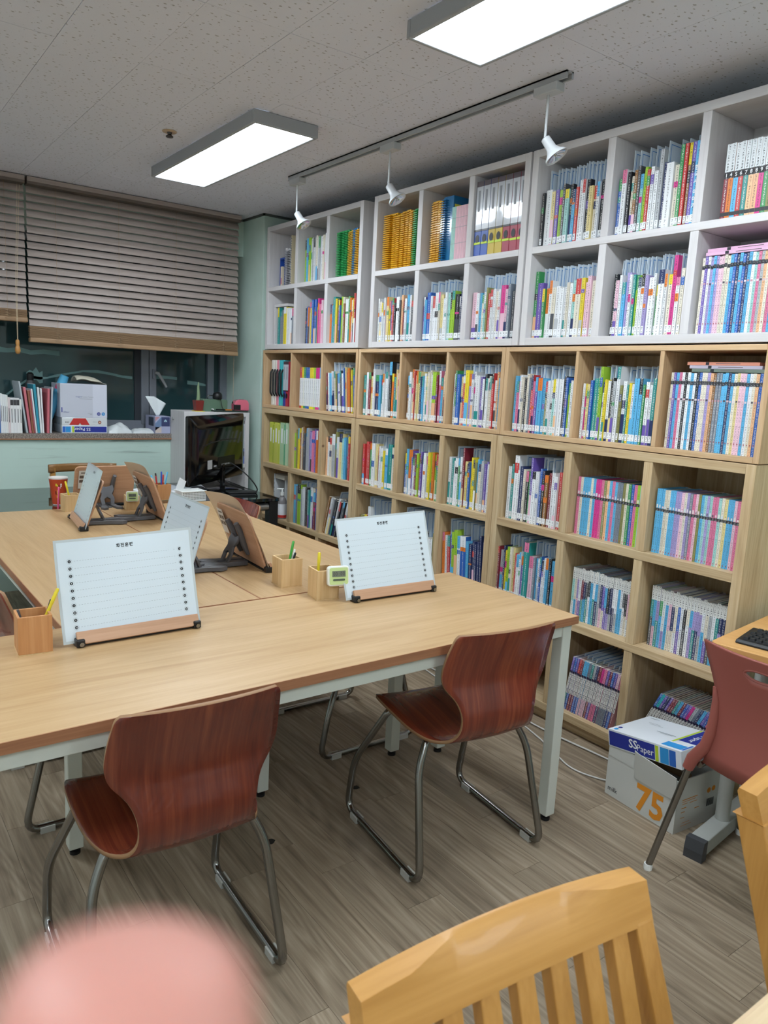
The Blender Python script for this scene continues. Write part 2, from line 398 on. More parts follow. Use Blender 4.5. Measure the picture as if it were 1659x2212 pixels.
def pane(w, a, b): B('pane', GLASS, w, a, b, YW-.006, YW, SILLZ+.05, 2.25)
pane(w1, X0+.05, .30); pane(w1, .38, 1.845); pane(w2, 1.955, 2.35); B('pane', GLASS, w2, 2.40, 2.45, YW-.006, YW, SILLZ+.05, 2.25)
B('sash_rail', ALU, w1, .38, 1.845, YW-.028, YW-.006, SILLZ+.05, SILLZ+.075)
B('sash_stile', mat('dark_seal', '2c3138', .5), w1, 1.80, 1.845, YW-.022, YW-.006, SILLZ+.075, 2.25)
h = MB().box(1.925, 1.945, YW-.05, YW-.035, 1.40, 1.47); h.xf(Matrix.Identity(4))
hb = h.build('latch_plate', ALU, w2, bevel=.002)
MB().tube([(1.935, YW-.06, 1.445), (1.96, YW-.065, 1.44), (2.02, YW-.065, 1.345)], [.012, .012, .009], 8).build('latch_lever', GREY, w2)
# torn ribbons of window film still stuck to the panes
FILM = mat('torn_film', '6f9392', .5)
def ribbon(w, pts, wd):
    m = MB(); n = len(pts)
    for i, (a, z) in enumerate(pts):
        t = wd*(.6+.8*rnd.random()); m.v += [(a, YW-.0065, z-t/2), (a, YW-.0065, z+t/2), (a, YW-.0075, z-t/2), (a, YW-.0075, z+t/2)]
    for i in range(n-1):
        q = 4*i
        m.face((q+2, q+6, q+7, q+3)); m.face((q, q+1, q+5, q+4)); m.face((q+1, q+3, q+7, q+5)); m.face((q, q+4, q+6, q+2))
    m.build('film_remnant', FILM, w)
ribbon(w1, [(.95, 1.24), (1.02, 1.30), (1.08, 1.345), (1.13, 1.375), (1.17, 1.37), (1.22, 1.375), (1.27, 1.39), (1.36, 1.41), (1.45, 1.43), (1.55, 1.432), (1.64, 1.42), (1.72, 1.405), (1.79, 1.40)], .016)
ribbon(w1, [(.92, 1.545), (.98, 1.54), (1.05, 1.55), (1.12, 1.535), (1.2, 1.545), (1.3, 1.54)], .028)
ribbon(w1, [(1.09, 1.375), (1.11, 1.39), (1.13, 1.385), (1.15, 1.40), (1.17, 1.37), (1.19, 1.38)], .06)
ribbon(w2, [(1.96, 1.415), (2.05, 1.415), (2.12, 1.41)], .022); ribbon(w2, [(2.20, 1.385), (2.27, 1.38), (2.345, 1.37)], .02)

# ------------------------------------------------------------------ ceiling lights
DIFF = emit('lit_diffuser', (0.925, 0.968, 1.0), LAMP)
FR = mat('grey_lamp_frame', '9fa2a6', .5)
LX = [1.518, -.62]; LYS = [3.085, .806, -1.5]
LNAME = {(0, 0): 'lit ceiling panel above the tables and near the track lamps', (0, 1): 'lit ceiling panel cut by the top edge of the picture',
         (1, 0): 'lit ceiling panel of the other row by the window', (1, 1): 'lit ceiling panel of the other row in mid room', (0, 2): 'lit ceiling panel behind the camera on bookcase side', (1, 2): 'lit ceiling panel of the other row behind the camera'}
for a, lx in enumerate(LX):
    for b_, ly in enumerate(LYS):
        t = thing('ceiling_light', LNAME[(a, b_)], 'ceiling light', (lx, ly, ZC), 0, 'rectangular ceiling panels')
        W, L = .315, 1.24
        for q in ((0, W, 0, .018), (0, W, L-.018, L)): B('frame_rail', FR, t, q[0], q[1], q[2], q[3], -.055, -.0005, .004)
        for q in ((0, .018), (W-.018, W)): B('frame_rail', FR, t, q[0], q[1], .018, L-.018, -.055, -.0005, .004)
        B('diffuser', DIFF, t, .018, W-.018, .018, L-.018, -.050, -.040)
# sprinkler
s = thing('sprinkler', 'small brass sprinkler head in the ceiling beside lit panel', 'sprinkler', (1.372, 3.66, ZC))
MB().lathe([(.030, -.004), (.034, -.001), (.034, 0)], 16).build('escutcheon', mat('yellowed_ring', 'b9a183', .5), s, smooth=40)
MB().lathe([(.006, -.028), (.016, -.026), (.018, -.022), (.008, -.014), (.012, -.004)], 12).build('head', mat('sprinkler_metal', '4a4543', .35, .8), s, smooth=40)
# track with three spots
tr = thing('track_light', 'white ceiling track with three small spot lamps above the bookcases', 'track light', (2.168, 1.95, ZC))
WSPOT = mat('white_lamp_enamel', 'bcbfc2', .35)
tm_ = MB(); tm_.box(-.018, -.010, 0, 1.98, -.024, 0); tm_.box(.010, .018, 0, 1.98, -.024, 0); tm_.box(-.018, .018, 0, 1.98, -.006, 0)
tm_.build('track_rail', mat('grey_track', 'a9acb0', .45), tr)
B('track_slot', BLACK, tr, -.010, .010, 0.05, 1.95, -.012, -.006)
for yy in (1.905, 1.05, .095):
    a = B('adapter', WSPOT, tr, -.022, .022, yy-.055, yy+.055, -.055, -.024, .003)
    MB().tube([(0, yy, -.055), (0, yy, -.205)], .005, 8).build('stem', WSPOT, tr, smooth=50)
    hd = MB(); hd.lathe([(.012, 0), (.017, -.004), (.019, -.045), (.028, -.062), (.041, -.075), (.043, -.082), (.038, -.081), (.024, -.064), (.004, -.060)], 18)
    Mx = Matrix.Translation((0, yy, -.20)) @ Matrix.Rotation(R(-20), 4, 'Y') @ Matrix.Rotation(R(-30), 4, 'X') @ Matrix.Scale(1.02, 4)
    hd.xf(Mx); o = hd.build('lamp_head', WSPOT, tr, smooth=40)
    bl = MB().lathe([(.024, -.0645), (.036, -.079), (.020, -.071), (.006, -.068), (.004, -.079), (.001, -.080)], 16); bl.xf(Mx)
    bl.build('reflector_bulb', mat('lamp_reflector', 'c8cacb', .12, .9), o, smooth=40)

# ------------------------------------------------------------------ bamboo blinds
SLAT = wood('bamboo_slat', '92857e', 'a2958f', 'b0a49d', 'x', .5, 10., 1.2, var=.06, bump=.1)
RAILM = wood('bamboo_rail', '8a6c4e', '9a7b5b', 'a78a6b', 'x', .5, 16., 1.4, var=.02, bump=.2)
CORDM = mat('tan_cord', 'a58d72', .8)
YBL = 5.135
def blind(name, label, xa, xb, zbot, cords, pitch=.0455):
    t = thing(name, label, 'window blind', (xa, YBL, 0))
    W = xb-xa
    B('head_rail', mat('blind_valance', '6d625b', .5), t, 0, W, -.045, .03, ZC-.045, ZC-.003)
    B('valance', SLAT, t, 0, W, -.050, -.046, ZC-.030, ZC-.004, .001)
    z = ZC-.070; sl = MB()
    sl.prism([(-.0235, -.0012), (-.012, .0018), (.0, .0024), (.012, .0018), (.0235, -.0012), (.0235, .0016), (.012, .0048), (0, .0054), (-.012, .0048), (-.0235, .0016)][:5][::1]+[(.0235, .0012), (.012, .0042), (0, .0050), (-.012, .0042), (-.0235, .0012)], 0, W, 'x')
    sme = sl.mesh('slat', SLAT)
    rme = sl.mesh('slat', RAILM)
    while z > zbot+.085:
        put('slat', sme, t, (0, rnd.uniform(-.001, .001), z), (R(61), 0, 0)); z -= pitch
    # the last slats lie stacked on the bottom rail
    zz = zbot+.030
    while zz < z+pitch-.021:
        put('slat', rme, t, (rnd.uniform(-.002, .002), rnd.uniform(-.002, .002), zz), (R(4), 0, 0)); zz += .0058
    B('bottom_rail', RAILM, t, -.002, W+.002, -.030, .026, zbot, zbot+.028, .006)
    for c in cords:
        for dy in (-.027, .024):
            MB().tube([(c, dy, ZC-.05), (c, dy, zbot+.03)], .0009, 5).build('ladder_cord', CORDM, t)
        cd = MB(); pts = []
        for q in range(16):
            a = q*.9; pts.append((c+.016*math.sin(a*1.7), -.033-.002*math.cos(a), zbot+.004+q*.0042))
        cd.tube(pts, .0014, 5); cd.build('knotted_cord', CORDM, t)
    return t, W
bl1, W1 = blind('bamboo_blind', 'wide lowered brown bamboo blind next to the green pillar', 1.043, 2.425, 1.592, [.16, .54, .92, 1.27])
bl2, W2 = blind('bamboo_blind', 'brown bamboo blind drawn up higher at the picture edge', -.40, 1.03, 1.708, [.15, .55, .95, 1.32])
pc = MB()
for dx in (0, .012): pc.tube([(1.385+dx, -.062, ZC-.06), (1.36+dx*.6, -.066, 1.9), (1.362+dx*.2, -.066, 1.595)], .0013, 5)
pc.build('pull_cord', mat('pale_cord', 'c2b095', .8), bl2)
MB().lathe([(.006, .085), (.011, .078), (.012, .06), (.009, .052), (.013, .04), (.016, .02), (.012, .004), (.004, 0)], 14, (1.362, -.066, 1.515)).build('wooden_tassel', mat('turned_wood', 'b8854a', .35), bl2, smooth=60)
MB().tube([(1.372, .02, ZC-.05), (1.372, .02, 1.08)], .0012, 5).build('hanging_cord', CORDM, bl1)
# ------------------------------------------------------------------ bookcases along the wall
UNITS = {}
def bookcase(key, name, label, ya, yb, z0, z1, floors, divs, ts, th, MY, MZ, depth, plinth=0., xf=XS):
    """ya > yb are the window-side and desk-side ends; floors: (z_bottom, z_top) of each middle shelf; divs: (left, right) of each upright."""
    t = thing(name, label, 'bookcase', (xf, yb, z0))
    W = ya-yb; H = z1-z0; bv = .0018
    B('side_panel', MZ, t, 0, depth, 0, ts, 0, H, bv); B('side_panel', MZ, t, 0, depth, W-ts, W, 0, H, bv)
    B('top_panel', MY, t, 0, depth, ts, W-ts, H-th, H, bv)
    zb = plinth if plinth else 0.
    if plinth: B('plinth', MY, t, .03, .05, ts, W-ts, 0, plinth, bv)
    B('bottom_panel', MY, t, 0, depth, ts, W-ts, zb, zb+th, bv)
    for a, b in floors: B('shelf', MY, t, 0, depth-.008, ts, W-ts, a-z0, b-z0, bv)
    lev = [zb+th] + [x-z0 for f in floors for x in f] + [H-th]
    lev = [(lev[i], lev[i+1]) for i in range(0, len(lev), 2)]
    for a, b in lev:
        for l, r in divs: B('divider', MZ, t, .002, depth-.008, r-yb, l-yb, a, b, bv)
    B('back_panel', MZ, t, depth-.008, depth, ts, W-ts, zb+th, H-th)
    ed = [ya-ts] + [x for d in divs for x in d] + [yb+ts]
    UNITS[key] = ([(ed[i], ed[i+1]) for i in range(0, len(ed), 2)], [(a+z0, b+z0) for a, b in lev][::-1], depth, xf)
    return t
GW, GP, GN = 'whitewashed upper bookcases', 'plywood middle bookcases', 'pine lower bookcases'
D = .30
WH = dict(z0=1.645, z1=2.459, floors=[(2.033, 2.061)], ts=.034, th=.032, MY=WP_Y, MZ=WP_Z, depth=.29, xf=XS+.008)
bookcase('WA', 'white_bookcase', 'whitewashed two-row bookcase standing by the green pillar', 4.858, 3.701, divs=[(4.470, 4.437), (4.094, 4.060)], **WH)
bookcase('WB', 'white_bookcase', 'middle whitewashed bookcase holding the tall lever-arch binders', 3.597, 2.437, divs=[(3.206, 3.171), (2.826, 2.790)], **WH)
bookcase('WC', 'white_bookcase', 'whitewashed bookcase cut by the picture edge above the desk', 2.425, 1.268, divs=[(2.034, 1.999), (1.638, 1.604)], **WH)
PL = dict(z0=1.243, z1=1.638, floors=[], ts=.022, th=.02, MY=PLY_Y, MZ=PLY_Z, depth=.31, xf=XS)
bookcase('PA', 'plywood_bookcase', 'one-row plywood bookcase beside the green pillar', 4.868, 3.684, divs=[(4.476, 4.457), (4.092, 4.072)], **PL)
bookcase('PB', 'plywood_bookcase', 'one-row plywood bookcase in the middle of the wall', 3.677, 2.497, divs=[(3.286, 3.269), (2.905, 2.888)], **PL)
bookcase('PC', 'plywood_bookcase', 'one-row plywood bookcase with pastel series books at its desk end', 2.494, 1.280, divs=[(2.093, 2.077), (1.699, 1.681)], **PL)
PN = dict(z0=0., z1=1.240, floors=[(.455, .487), (.826, .860)], ts=.036, th=.034, MY=PINE_Y, MZ=PINE_Z, depth=.32, plinth=.052, xf=XS-.004)
bookcase('NA', 'pine_bookcase', 'three-row pine bookcase standing on the floor by the pillar', 4.858, 3.680, divs=[(4.462, 4.424), (4.082, 4.046)], **PN)
bookcase('NB', 'pine_bookcase', 'three-row pine bookcase on the floor behind the front table', 3.675, 2.507, divs=[(3.288, 3.250), (2.914, 2.877)], **PN)
bookcase('NC', 'pine_bookcase', 'three-row pine bookcase on the floor behind the paper box', 2.504, 1.283, divs=[(2.102, 2.063), (1.716, 1.678)], **PN)

# ------------------------------------------------------------------ tables
def work_table(label, xa, xb, ya, yb, TM, rot=0., group='beech work tables pushed together'):
    t = thing('work_table', label, 'table', ((xa+xb)/2, (ya+yb)/2, 0), rot, group)
    a, b = (xb-xa)/2, (yb-ya)/2; T = .73
    B('tabletop', TM, t, -a+.002, a-.002, -b+.002, b-.002, T-.026, T, .0015)
    B('edge_band', EDGE, t, -a, a, -b, -b+.002, T-.026, T-.0006); B('edge_band', EDGE, t, -a, a, b-.002, b, T-.026, T-.0006)
    B('edge_band', EDGE, t, -a, -a+.002, -b+.002, b-.002, T-.026, T-.0006); B('edge_band', EDGE, t, a-.002, a, -b+.002, b-.002, T-.026, T-.0006)
    L = .042; i = .014
    for sx in (-1, 1):
        for sy in (-1, 1):
            lg = MB().box(sx*(a-i), sx*(a-i-L), sy*(b-i), sy*(b-i-L), .022, T-.027).build('leg', WHITE_METAL, t, bevel=.003)
            MB().lathe([(.016, 0), (.016, .010), (.008, .012), (.008, .022)], 12, (sx*(a-i-L/2), sy*(b-i-L/2), 0)).build('levelling_foot', BLACK, lg, smooth=40)
    zr = (T-.068, T-.0265); w = .025
    for sy in (-1, 1): MB().box(-a+i+L, a-i-L, sy*(b-i-.004), sy*(b-i-.004-w), *zr).build('apron_rail', WHITE_METAL, t, bevel=.002)
    for sx in (-1, 1): MB().box(sx*(a-i-.004), sx*(a-i-.004-w), -b+i+L, b-i-L, *zr).build('apron_rail', WHITE_METAL, t, bevel=.002)
    return t
work_table('long beech work table with white legs, two chairs tucked at it', .146, 1.948, 1.512, 2.150, TOP_X, R(.45))
work_table('beech work table end-on to the long one, window row by the dark chair', .498, 1.119, 2.158, 4.058, TOP_Y)
work_table('beech work table end-on to the long one, on the bookcase side', 1.121, 1.768, 2.158, 4.058, TOP_Y)
nt_ = thing('pale_table', 'pale beige table corner at the bottom edge of the picture', 'table', (.75, -.05, 0))
B('tabletop', wood('pale_maple', 'c9ad88', 'd8bf9c', 'e2ccad', 'x', .35, 6., .8, bump=.02, var=.02), nt_, -.9, .95, -.40, .412, .70, .73, .008)
for sx in (-.84, .84):
    for sy in (-.34, .35): B('leg', mat('pale_table_leg', 'b89a70', .5), nt_, sx-.03, sx+.03, sy-.03, sy+.03, 0, .70, .004)

# ------------------------------------------------------------------ moulded plywood chairs on chrome sleds
def catmull(P, n):
    out = []
    for i in range(len(P)-1):
        p0, p1, p2, p3 = P[max(i-1, 0)], P[i], P[i+1], P[min(i+2, len(P)-1)]
        for k in range(n):
            t = k/n
            out.append(tuple(.5*((2*b)+(c-a)*t+(2*a-5*b+4*c-d)*t*t+(-a+3*b-3*c+d)*t**3) for a, b, c, d in zip(p0, p1, p2, p3)))
    out.append(P[-1]); return out
def fillet(pts, r, n=6):
    pts = [Vector(p) for p in pts]; out = [pts[0]]
    for i in range(1, len(pts)-1):
        a, b, c = pts[i-1], pts[i], pts[i+1]; u = (a-b).normalized(); w = (c-b).normalized()
        rr = min(r, .45*(a-b).length, .45*(c-b).length); p, q = b+u*rr, b+w*rr
        for k in range(n+1):
            t = k/n; out.append((1-t)**2*p + 2*t*(1-t)*b + t*t*q)
    out.append(pts[-1]); return [tuple(p) for p in out]
SHELLW = wood('red_stained_plywood', '55211a', '733021', '92492d', 'y', .27, 5., .8, coat=.35, bump=.03, var=.16, cath=.10, uv=True)
RIM = mat('plywood_rim', '94704f', .5)
#       y     z     half width
PROF = [(.150, .432, .160), (.142, .445, .192), (.10, .449, .205), (.0, .441, .208), (-.09, .428, .200), (-.160, .422, .178), (-.210, .436, .148), (-.240, .474, .133), (-.245, .522, .133),
        (-.232, .566, .148), (-.216, .606, .180), (-.216, .645, .192), (-.228, .695, .190), (-.246, .742, .184), (-.254, .764, .179), (-.258, .774, .170)]
def chair_shell():
    pr = catmull(PROF, 4); m = MB(); n = 14
    for (y, z, w) in pr:
        for j in range(n+1):
            s = -1+2*j/n; x = s*w
            dish = (1-s*s)
            back = min(max((z-.50)/.2, 0), 1)
            m.v.append((x, y-.020*dish*back, z-.010*dish*(1-back)))
    for i in range(len(pr)-1):
        for j in range(n):
            a = i*(n+1)+j; m.face((a, a+1, a+n+2, a+n+1), 0, (.3, .1, .06), None, [(m.v[k][0], (k//(n+1))*.012) for k in (a, a+1, a+n+2, a+n+1)])
    return m.mesh('shell', [SHELLW, RIM], True)
SHELL = chair_shell()
def sled_side(s):
    x = s*.230; xi = s*.13
    return fillet([(xi, .10, .405), (s*.175, .085, .415), (x, .20, .20), (x, .235, .013), (x, -.230, .013), (s*.205, -.150, .33), (s*.165, -.125, .412), (xi-s*.02, -.10, .412)], .055)
SLED = [MB().tube(sled_side(s), .0115, 10).mesh('sled_frame', CHROME, True) for s in (-1, 1)]
GLIDE = MB().box(-.014, .014, -.022, .022, -.001, .020).mesh('floor_glide', mat('grey_glide', 'b3b2ac', .5))
CROSS = MB().tube([(-.15, .09, .41), (.15, .09, .41)], .010, 8).mesh('cross_bar', CHROME, True)
def ply_chair(label, x, y, rz):
    t = thing('plywood_chair', label, 'chair', (x, y, 0), rz, 'red-brown plywood chairs')
    o = put('shell', SHELL, t)
    sd = o.modifiers.new('thickness', 'SOLIDIFY'); sd.thickness = .0095; sd.offset = 0; sd.material_offset_rim = 1; sd.use_rim = True
    for q, s in zip(SLED, (-1, 1)):
        f = put('sled_frame', q, t)
        for gy in (.165, -.165): put('floor_glide', GLIDE, f, (s*.230, gy, 0))
    for yy in (0, -.19): put('cross_bar', CROSS, t, (0, yy, 0))
    return t
ply_chair('red-brown plywood chair whose back stands partly behind the fingertip', .612, 1.668, R(-2))
ply_chair('red-brown plywood chair at the table corner facing the bookcases', 1.568, 1.698, R(-6.5))
ply_chair('dark plywood chair at the window-row table, half outside the picture', .655, 2.585, R(-90))
ply_chair('plywood chair under the tables, only its chrome sled showing', 1.690, 2.515, R(90))
ply_chair('plywood chair whose rounded back peeks over the far table edge', 1.575, 3.73, R(90))

# ------------------------------------------------------------------ slatted wooden chairs by the pale table
OAKC = wood('honey_varnish_x', 'a3702f', 'b5823e', 'c4914c', 'x', .48, 6., .8, coat=.05, bump=.02, var=.03)
OAKZ = wood('honey_varnish_z', 'a3702f', 'b5823e', 'c4914c', 'z', .45, 6., .8, coat=.1, bump=.02, var=.03)
def slat_chair(label, x, y, rz=0.):
    """Origin on the floor under the back; the sitter faces -y."""
    t = thing('slatted_chair', label, 'chair', (x, y, 0), rz, 'honey-coloured slatted chairs')
    W = .205; LEAN = .36
    def yb(z): return (z-.85)*LEAN if z > .45 else -.144+(.45-z)*.12
    for s in (-1, 1):
        m = MB(); n = 8
        for i in range(n+1):
            z = .808*i/n
            ww = W + (.022 if z < .45 else .022*(.808-z)/.358)
            for dx, dy in ((0, 0), (-.030, 0), (-.030, .045), (0, .045)): m.v.append((s*(ww+dx), yb(z)+dy-.031, z))
        for i in range(n):
            for j in range(4):
                a = 4*i+j; b = 4*i+(j+1) % 4; q = (a, b, b+4, a+4); m.face(q if s > 0 else q[::-1])
        m.face((3, 2, 1, 0)); m.face((4*n, 4*n+1, 4*n+2, 4*n+3)); m.build('back_post', OAKZ, t, bevel=.003)
    rl = MB(); n = 28            # crest rail, bowed up and hollowed in the middle of its upper front
    for i in range(n+1):
        u = -1+2*i/n; xx = u*W
        zt = .85 + .012*(1-u*u); zb = .802 + .004*(1-u*u)
        k = max(0, 1-(u/.72)**2); sc_ = .022*min(1, 1.25*k)**1.3
        zm = zb+(zt-zb)*(.88-.46*min(1, 1.25*k)**.9)
        pts = [(-.030, zb), (-.030, zm), (-.030+sc_, zt-.001), (-.002, zt), (.002, zt-.006), (0.002, zb)]
        rl.v += [(xx, dy+(z-.85)*LEAN, z) for dy, z in pts]
    for i in range(n):
        for j in range(6):
            a = 6*i+j; b = 6*i+(j+1) % 6; rl.face((a, a+6, b+6, b))
    rl.face(range(6)); rl.face(list(range(6*n, 6*n+6))[::-1])
    rl.build('crest_rail', OAKC, t, smooth=38)
    for i in range(7):
        xx = -.150+.050*i; m = MB()
        for z in (.46, .806): m.v += [(xx+dx, (z-.85)*LEAN+dy, z) for dx, dy in ((-.013, -.026), (.013, -.026), (.013, -.005), (-.013, -.005))]
        for j in range(4): a, b = j, (j+1) % 4; m.face((a, b, b+4, a+4))
        m.face((3, 2, 1, 0)); m.face((4, 5, 6, 7)); m.build('slat', OAKZ, t, bevel=.002)
    B('lower_rail', OAKC, t, -W, W, -.172, -.147, .42, .47, .003)
    B('seat', OAKC, t, -.215, .215, -.58, -.150, .415, .445, .010)
    for s in (-1, 1):
        B('front_leg', OAKZ, t, s*.185-.018, s*.185+.018, -.565, -.53, 0, .415, .003)
        B('side_rail', OAKZ, t, s*.185-.012, s*.185+.012, -.53, -.16, .36, .415, .002)
    return t
slat_chair('honey-coloured wooden chair with slatted back, whole crest rail in view', .595, .528, R(-5.5))
slat_chair('honey-coloured wooden chair of which only a back post shows at the edge', 1.325, .545, R(2))

# ------------------------------------------------------------------ grey-legged desk, keyboard and red chair
DY = R(7)
dk = thing('computer_desk', 'desk with orange beech top and grey T-shaped steel leg', 'desk', (2.142, 1.172, 0), DY)
DTOP = wood('orange_beech', 'c08a4e', 'cc985c', 'd6a66c', 'y', .4, 6., .8, bump=.02, var=.02)
MB().prism(rrect(0, .55, -.9, 0, .02), .695, .72).build('desktop', DTOP, dk, bevel=.002)
GS = mat('grey_steel', 'a3a5a0', .45)
for yy in (-.03, -.85):
    ft = B('foot_bar', GS, dk, .03, .52, yy-.028, yy+.028, .012, .062, .003)
    MB().prism([(0, 0), (.034, 0), (.034, .066), (.008, .066), (0, .03)], yy-.030, yy+.030, 'y').build('foot_cap', mat('charcoal_cap', '3f4145', .5), ft)
    for xx in (.21, .40): MB().tube([(xx, yy, .06), (xx, yy, .695)], .023, 14).build('post', GS, dk, smooth=50)
B('modesty_panel', GS, dk, .40, .412, -.82, -.06, .30, .66)
kb = thing('keyboard', 'black keyboard lying on the orange desk top', 'keyboard', (2.20, 1.125, .7202), DY+R(2))
MB().prism([(0, 0), (.15, 0), (.15, .020), (.008, .012), (0, .006)], -.44, 0, 'y').build('case', BLACK, kb, bevel=.003)
KEY = MB(); KEY.v = [(0, 0, 0), (.016, 0, 0), (.016, .016, 0), (0, .016, 0), (.002, .002, .007), (.014, .002, .007), (.014, .014, .007), (.002, .014, .007)]
for q in ((4, 5, 6, 7), (0, 1, 5, 4), (1, 2, 6, 5), (2, 3, 7, 6), (3, 0, 4, 7)): KEY.face(q)
kme = KEY.mesh('key', mat('black_key', '1c1d20', .5)); kme2 = KEY.mesh('key', mat('orange_key', 'd0633c', .5))
for r_ in range(6):
    for c_ in range(14):
        if rnd.random() < .05: continue
        put('key', kme2 if (r_ == 3 and c_ == 3) else kme, kb, (.022+.0195*r_, -.030-.0192*c_-.004*(r_ % 3), .0125+.0195*r_*.06))

rc = thing('plastic_chair', 'red plastic chair with an oval grip hole pushed under the desk', 'chair', (2.0, .925, 0), R(-90))
REDP = mat('brick_red_plastic', '97554c', .42, bump=(900., .05))
# local: +y is the way the chair faces (towards the desk); x runs along the back
def red_back():
    m = MB(); n, k = 24, 20
    def hw(z):   # half width of the back at height z
        P = catmull([(.40, .150), (.45, .146), (.52, .138), (.60, .136), (.66, .150), (.72, .175), (.765, .190)], 6)
        for (a, wa), (b, wb) in zip(P, P[1:]):
            if a <= z <= b: return wa+(wb-wa)*(z-a)/(b-a)
        return P[-1][1]
    idx = {}
    for i in range(k+1):
        z = .40+(.765-.40)*i/k
        for j in range(n+1):
            s = -1+2*j/n; x = s*hw(z)
            y = .010 + .035*s*s - .05*(z-.40) + .02*math.sin((z-.4)*8)
            idx[(i, j)] = len(m.v); m.v.append((x, y-.02, z+.012*(1-s*s)*(1 if i == k else 0)))
    for i in range(k):
        for j in range(n):
            z = .40+(.365)*(i+.5)/k; s = -1+2*(j+.5)/n
            if ((s*hw(z))/.045)**2+((z-.722)/.0165)**2 < 1: continue
            m.face((idx[(i, j)], idx[(i, j+1)], idx[(i+1, j+1)], idx[(i+1, j)]))
    return m
def red_back2():
    # polar-meshed panel so the grip hole has a clean oval edge
    m = MB(); N = 64; RINGS = 10; cz = .722; a0, b0 = .047, .0155
    top, bot = .768, .40
    hwp = catmull([(.40, .152), (.45, .147), (.52, .138), (.60, .136), (.66, .150), (.72, .174), (.768, .190)], 8)
    def hw(z):
        z = min(max(z, .40), .768)
        for (a, wa), (b, wb) in zip(hwp, hwp[1:]):
            if a <= z <= b+1e-9: return wa+(wb-wa)*(z-a)/(b-a)
        return hwp[-1][1]
    def edge(th):
        d = (math.cos(th), math.sin(th)); lo, hi = 0., 1.
        for _ in range(30):
            q = (lo+hi)/2; x, z = d[0]*q, cz+d[1]*q
            if bot <= z <= top and abs(x) <= hw(z): lo = q
            else: hi = q
        return d[0]*lo, cz+d[1]*lo
    th = [2*math.pi*i/N for i in range(N)]
    for x in (-1, 1):
        for zz in (top, bot): th.append(math.atan2(zz-cz, x*hw(zz)) % (2*math.pi))
    th = sorted(th); N = len(th)
    def Y(x, z):
        s = x/.19; return -.012 + .045*s*s - .06*(z-.40) + .016*math.sin((z-.4)*9)
    for r_ in range(RINGS+1):
        q = (r_/RINGS)**1.3
        for a in th:
            ex, ez = edge(a); hx, hz = a0*math.cos(a), cz+b0*math.sin(a)
            x, z = hx+(ex-hx)*q, hz+(ez-hz)*q; m.v.append((x, Y(x, z), z))
    for r_ in range(RINGS):
        for i in range(N):
            j = (i+1) % N; m.face((r_*N+i, (r_+1)*N+i, (r_+1)*N+j, r_*N+j))
    lip = [(a0*math.cos(a), Y(a0*math.cos(a), cz+b0*math.sin(a)), cz+b0*math.sin(a)) for a in th]
    return m, lip, Y, hw
mb_, lip, RY, RHW = red_back2()
bk = mb_.build('backrest', REDP, rc, smooth=True); sdm = bk.modifiers.new('thickness', 'SOLIDIFY'); sdm.thickness = .006; sdm.offset = 0
lm = MB().tube(lip+lip[:1], .0042, 6, caps=False); lm.build('grip_rim', REDP, bk, smooth=True)
for s in (-1, 1):
    zz = [.64, .60, .55, .50, .45, .40, .365]
    sl = MB().tube([(s*(RHW(z)-.002+(.012 if z < .45 else 0)+(.03*(.47-z)/.1 if z < .47 else 0)), RY(s*RHW(z), z)-.004, z) for z in zz], [.006, .011, .015, .017, .018, .019, .016], 12)
    sl.build('leg_sleeve', REDP, rc, smooth=60)
    lg = MB().tube([(s*.185, RY(s*.16, .4)-.004, .40), (s*.265, -.020, .012)], .0105, 12).build('rear_leg', CHROME, rc, smooth=50)
    MB().lathe([(.0125, 0), (.0135, .008), (.0125, .020)], 12, (s*.2655, -.020, 0)).build('leg_tip', WHITE, lg, smooth=50)
    lg = MB().tube([(s*.17, .36, .40), (s*.21, .42, .012)], .0105, 12).build('front_leg', CHROME, rc, smooth=50)
    MB().lathe([(.0125, 0), (.0135, .008), (.0125, .020)], 12, (s*.21, .42, 0)).build('leg_tip', WHITE, lg, smooth=50)
    MB().tube([(s*.165, .02, .385), (s*.165, .37, .40)], .0105, 10).build('seat_rail', CHROME, rc, smooth=50)
st_ = MB().grid(lambda u, v: ((u-.5)*.40*(1-.12*(1-v)), .015+.385*v, .405+.020*(2*u-1)**2+.012*(1-v)**2-.02*max(0, v-.85)*5), 14, 14)
so = st_.build('seat', REDP, rc, smooth=True); sdm = so.modifiers.new('thickness', 'SOLIDIFY'); sdm.thickness = .007
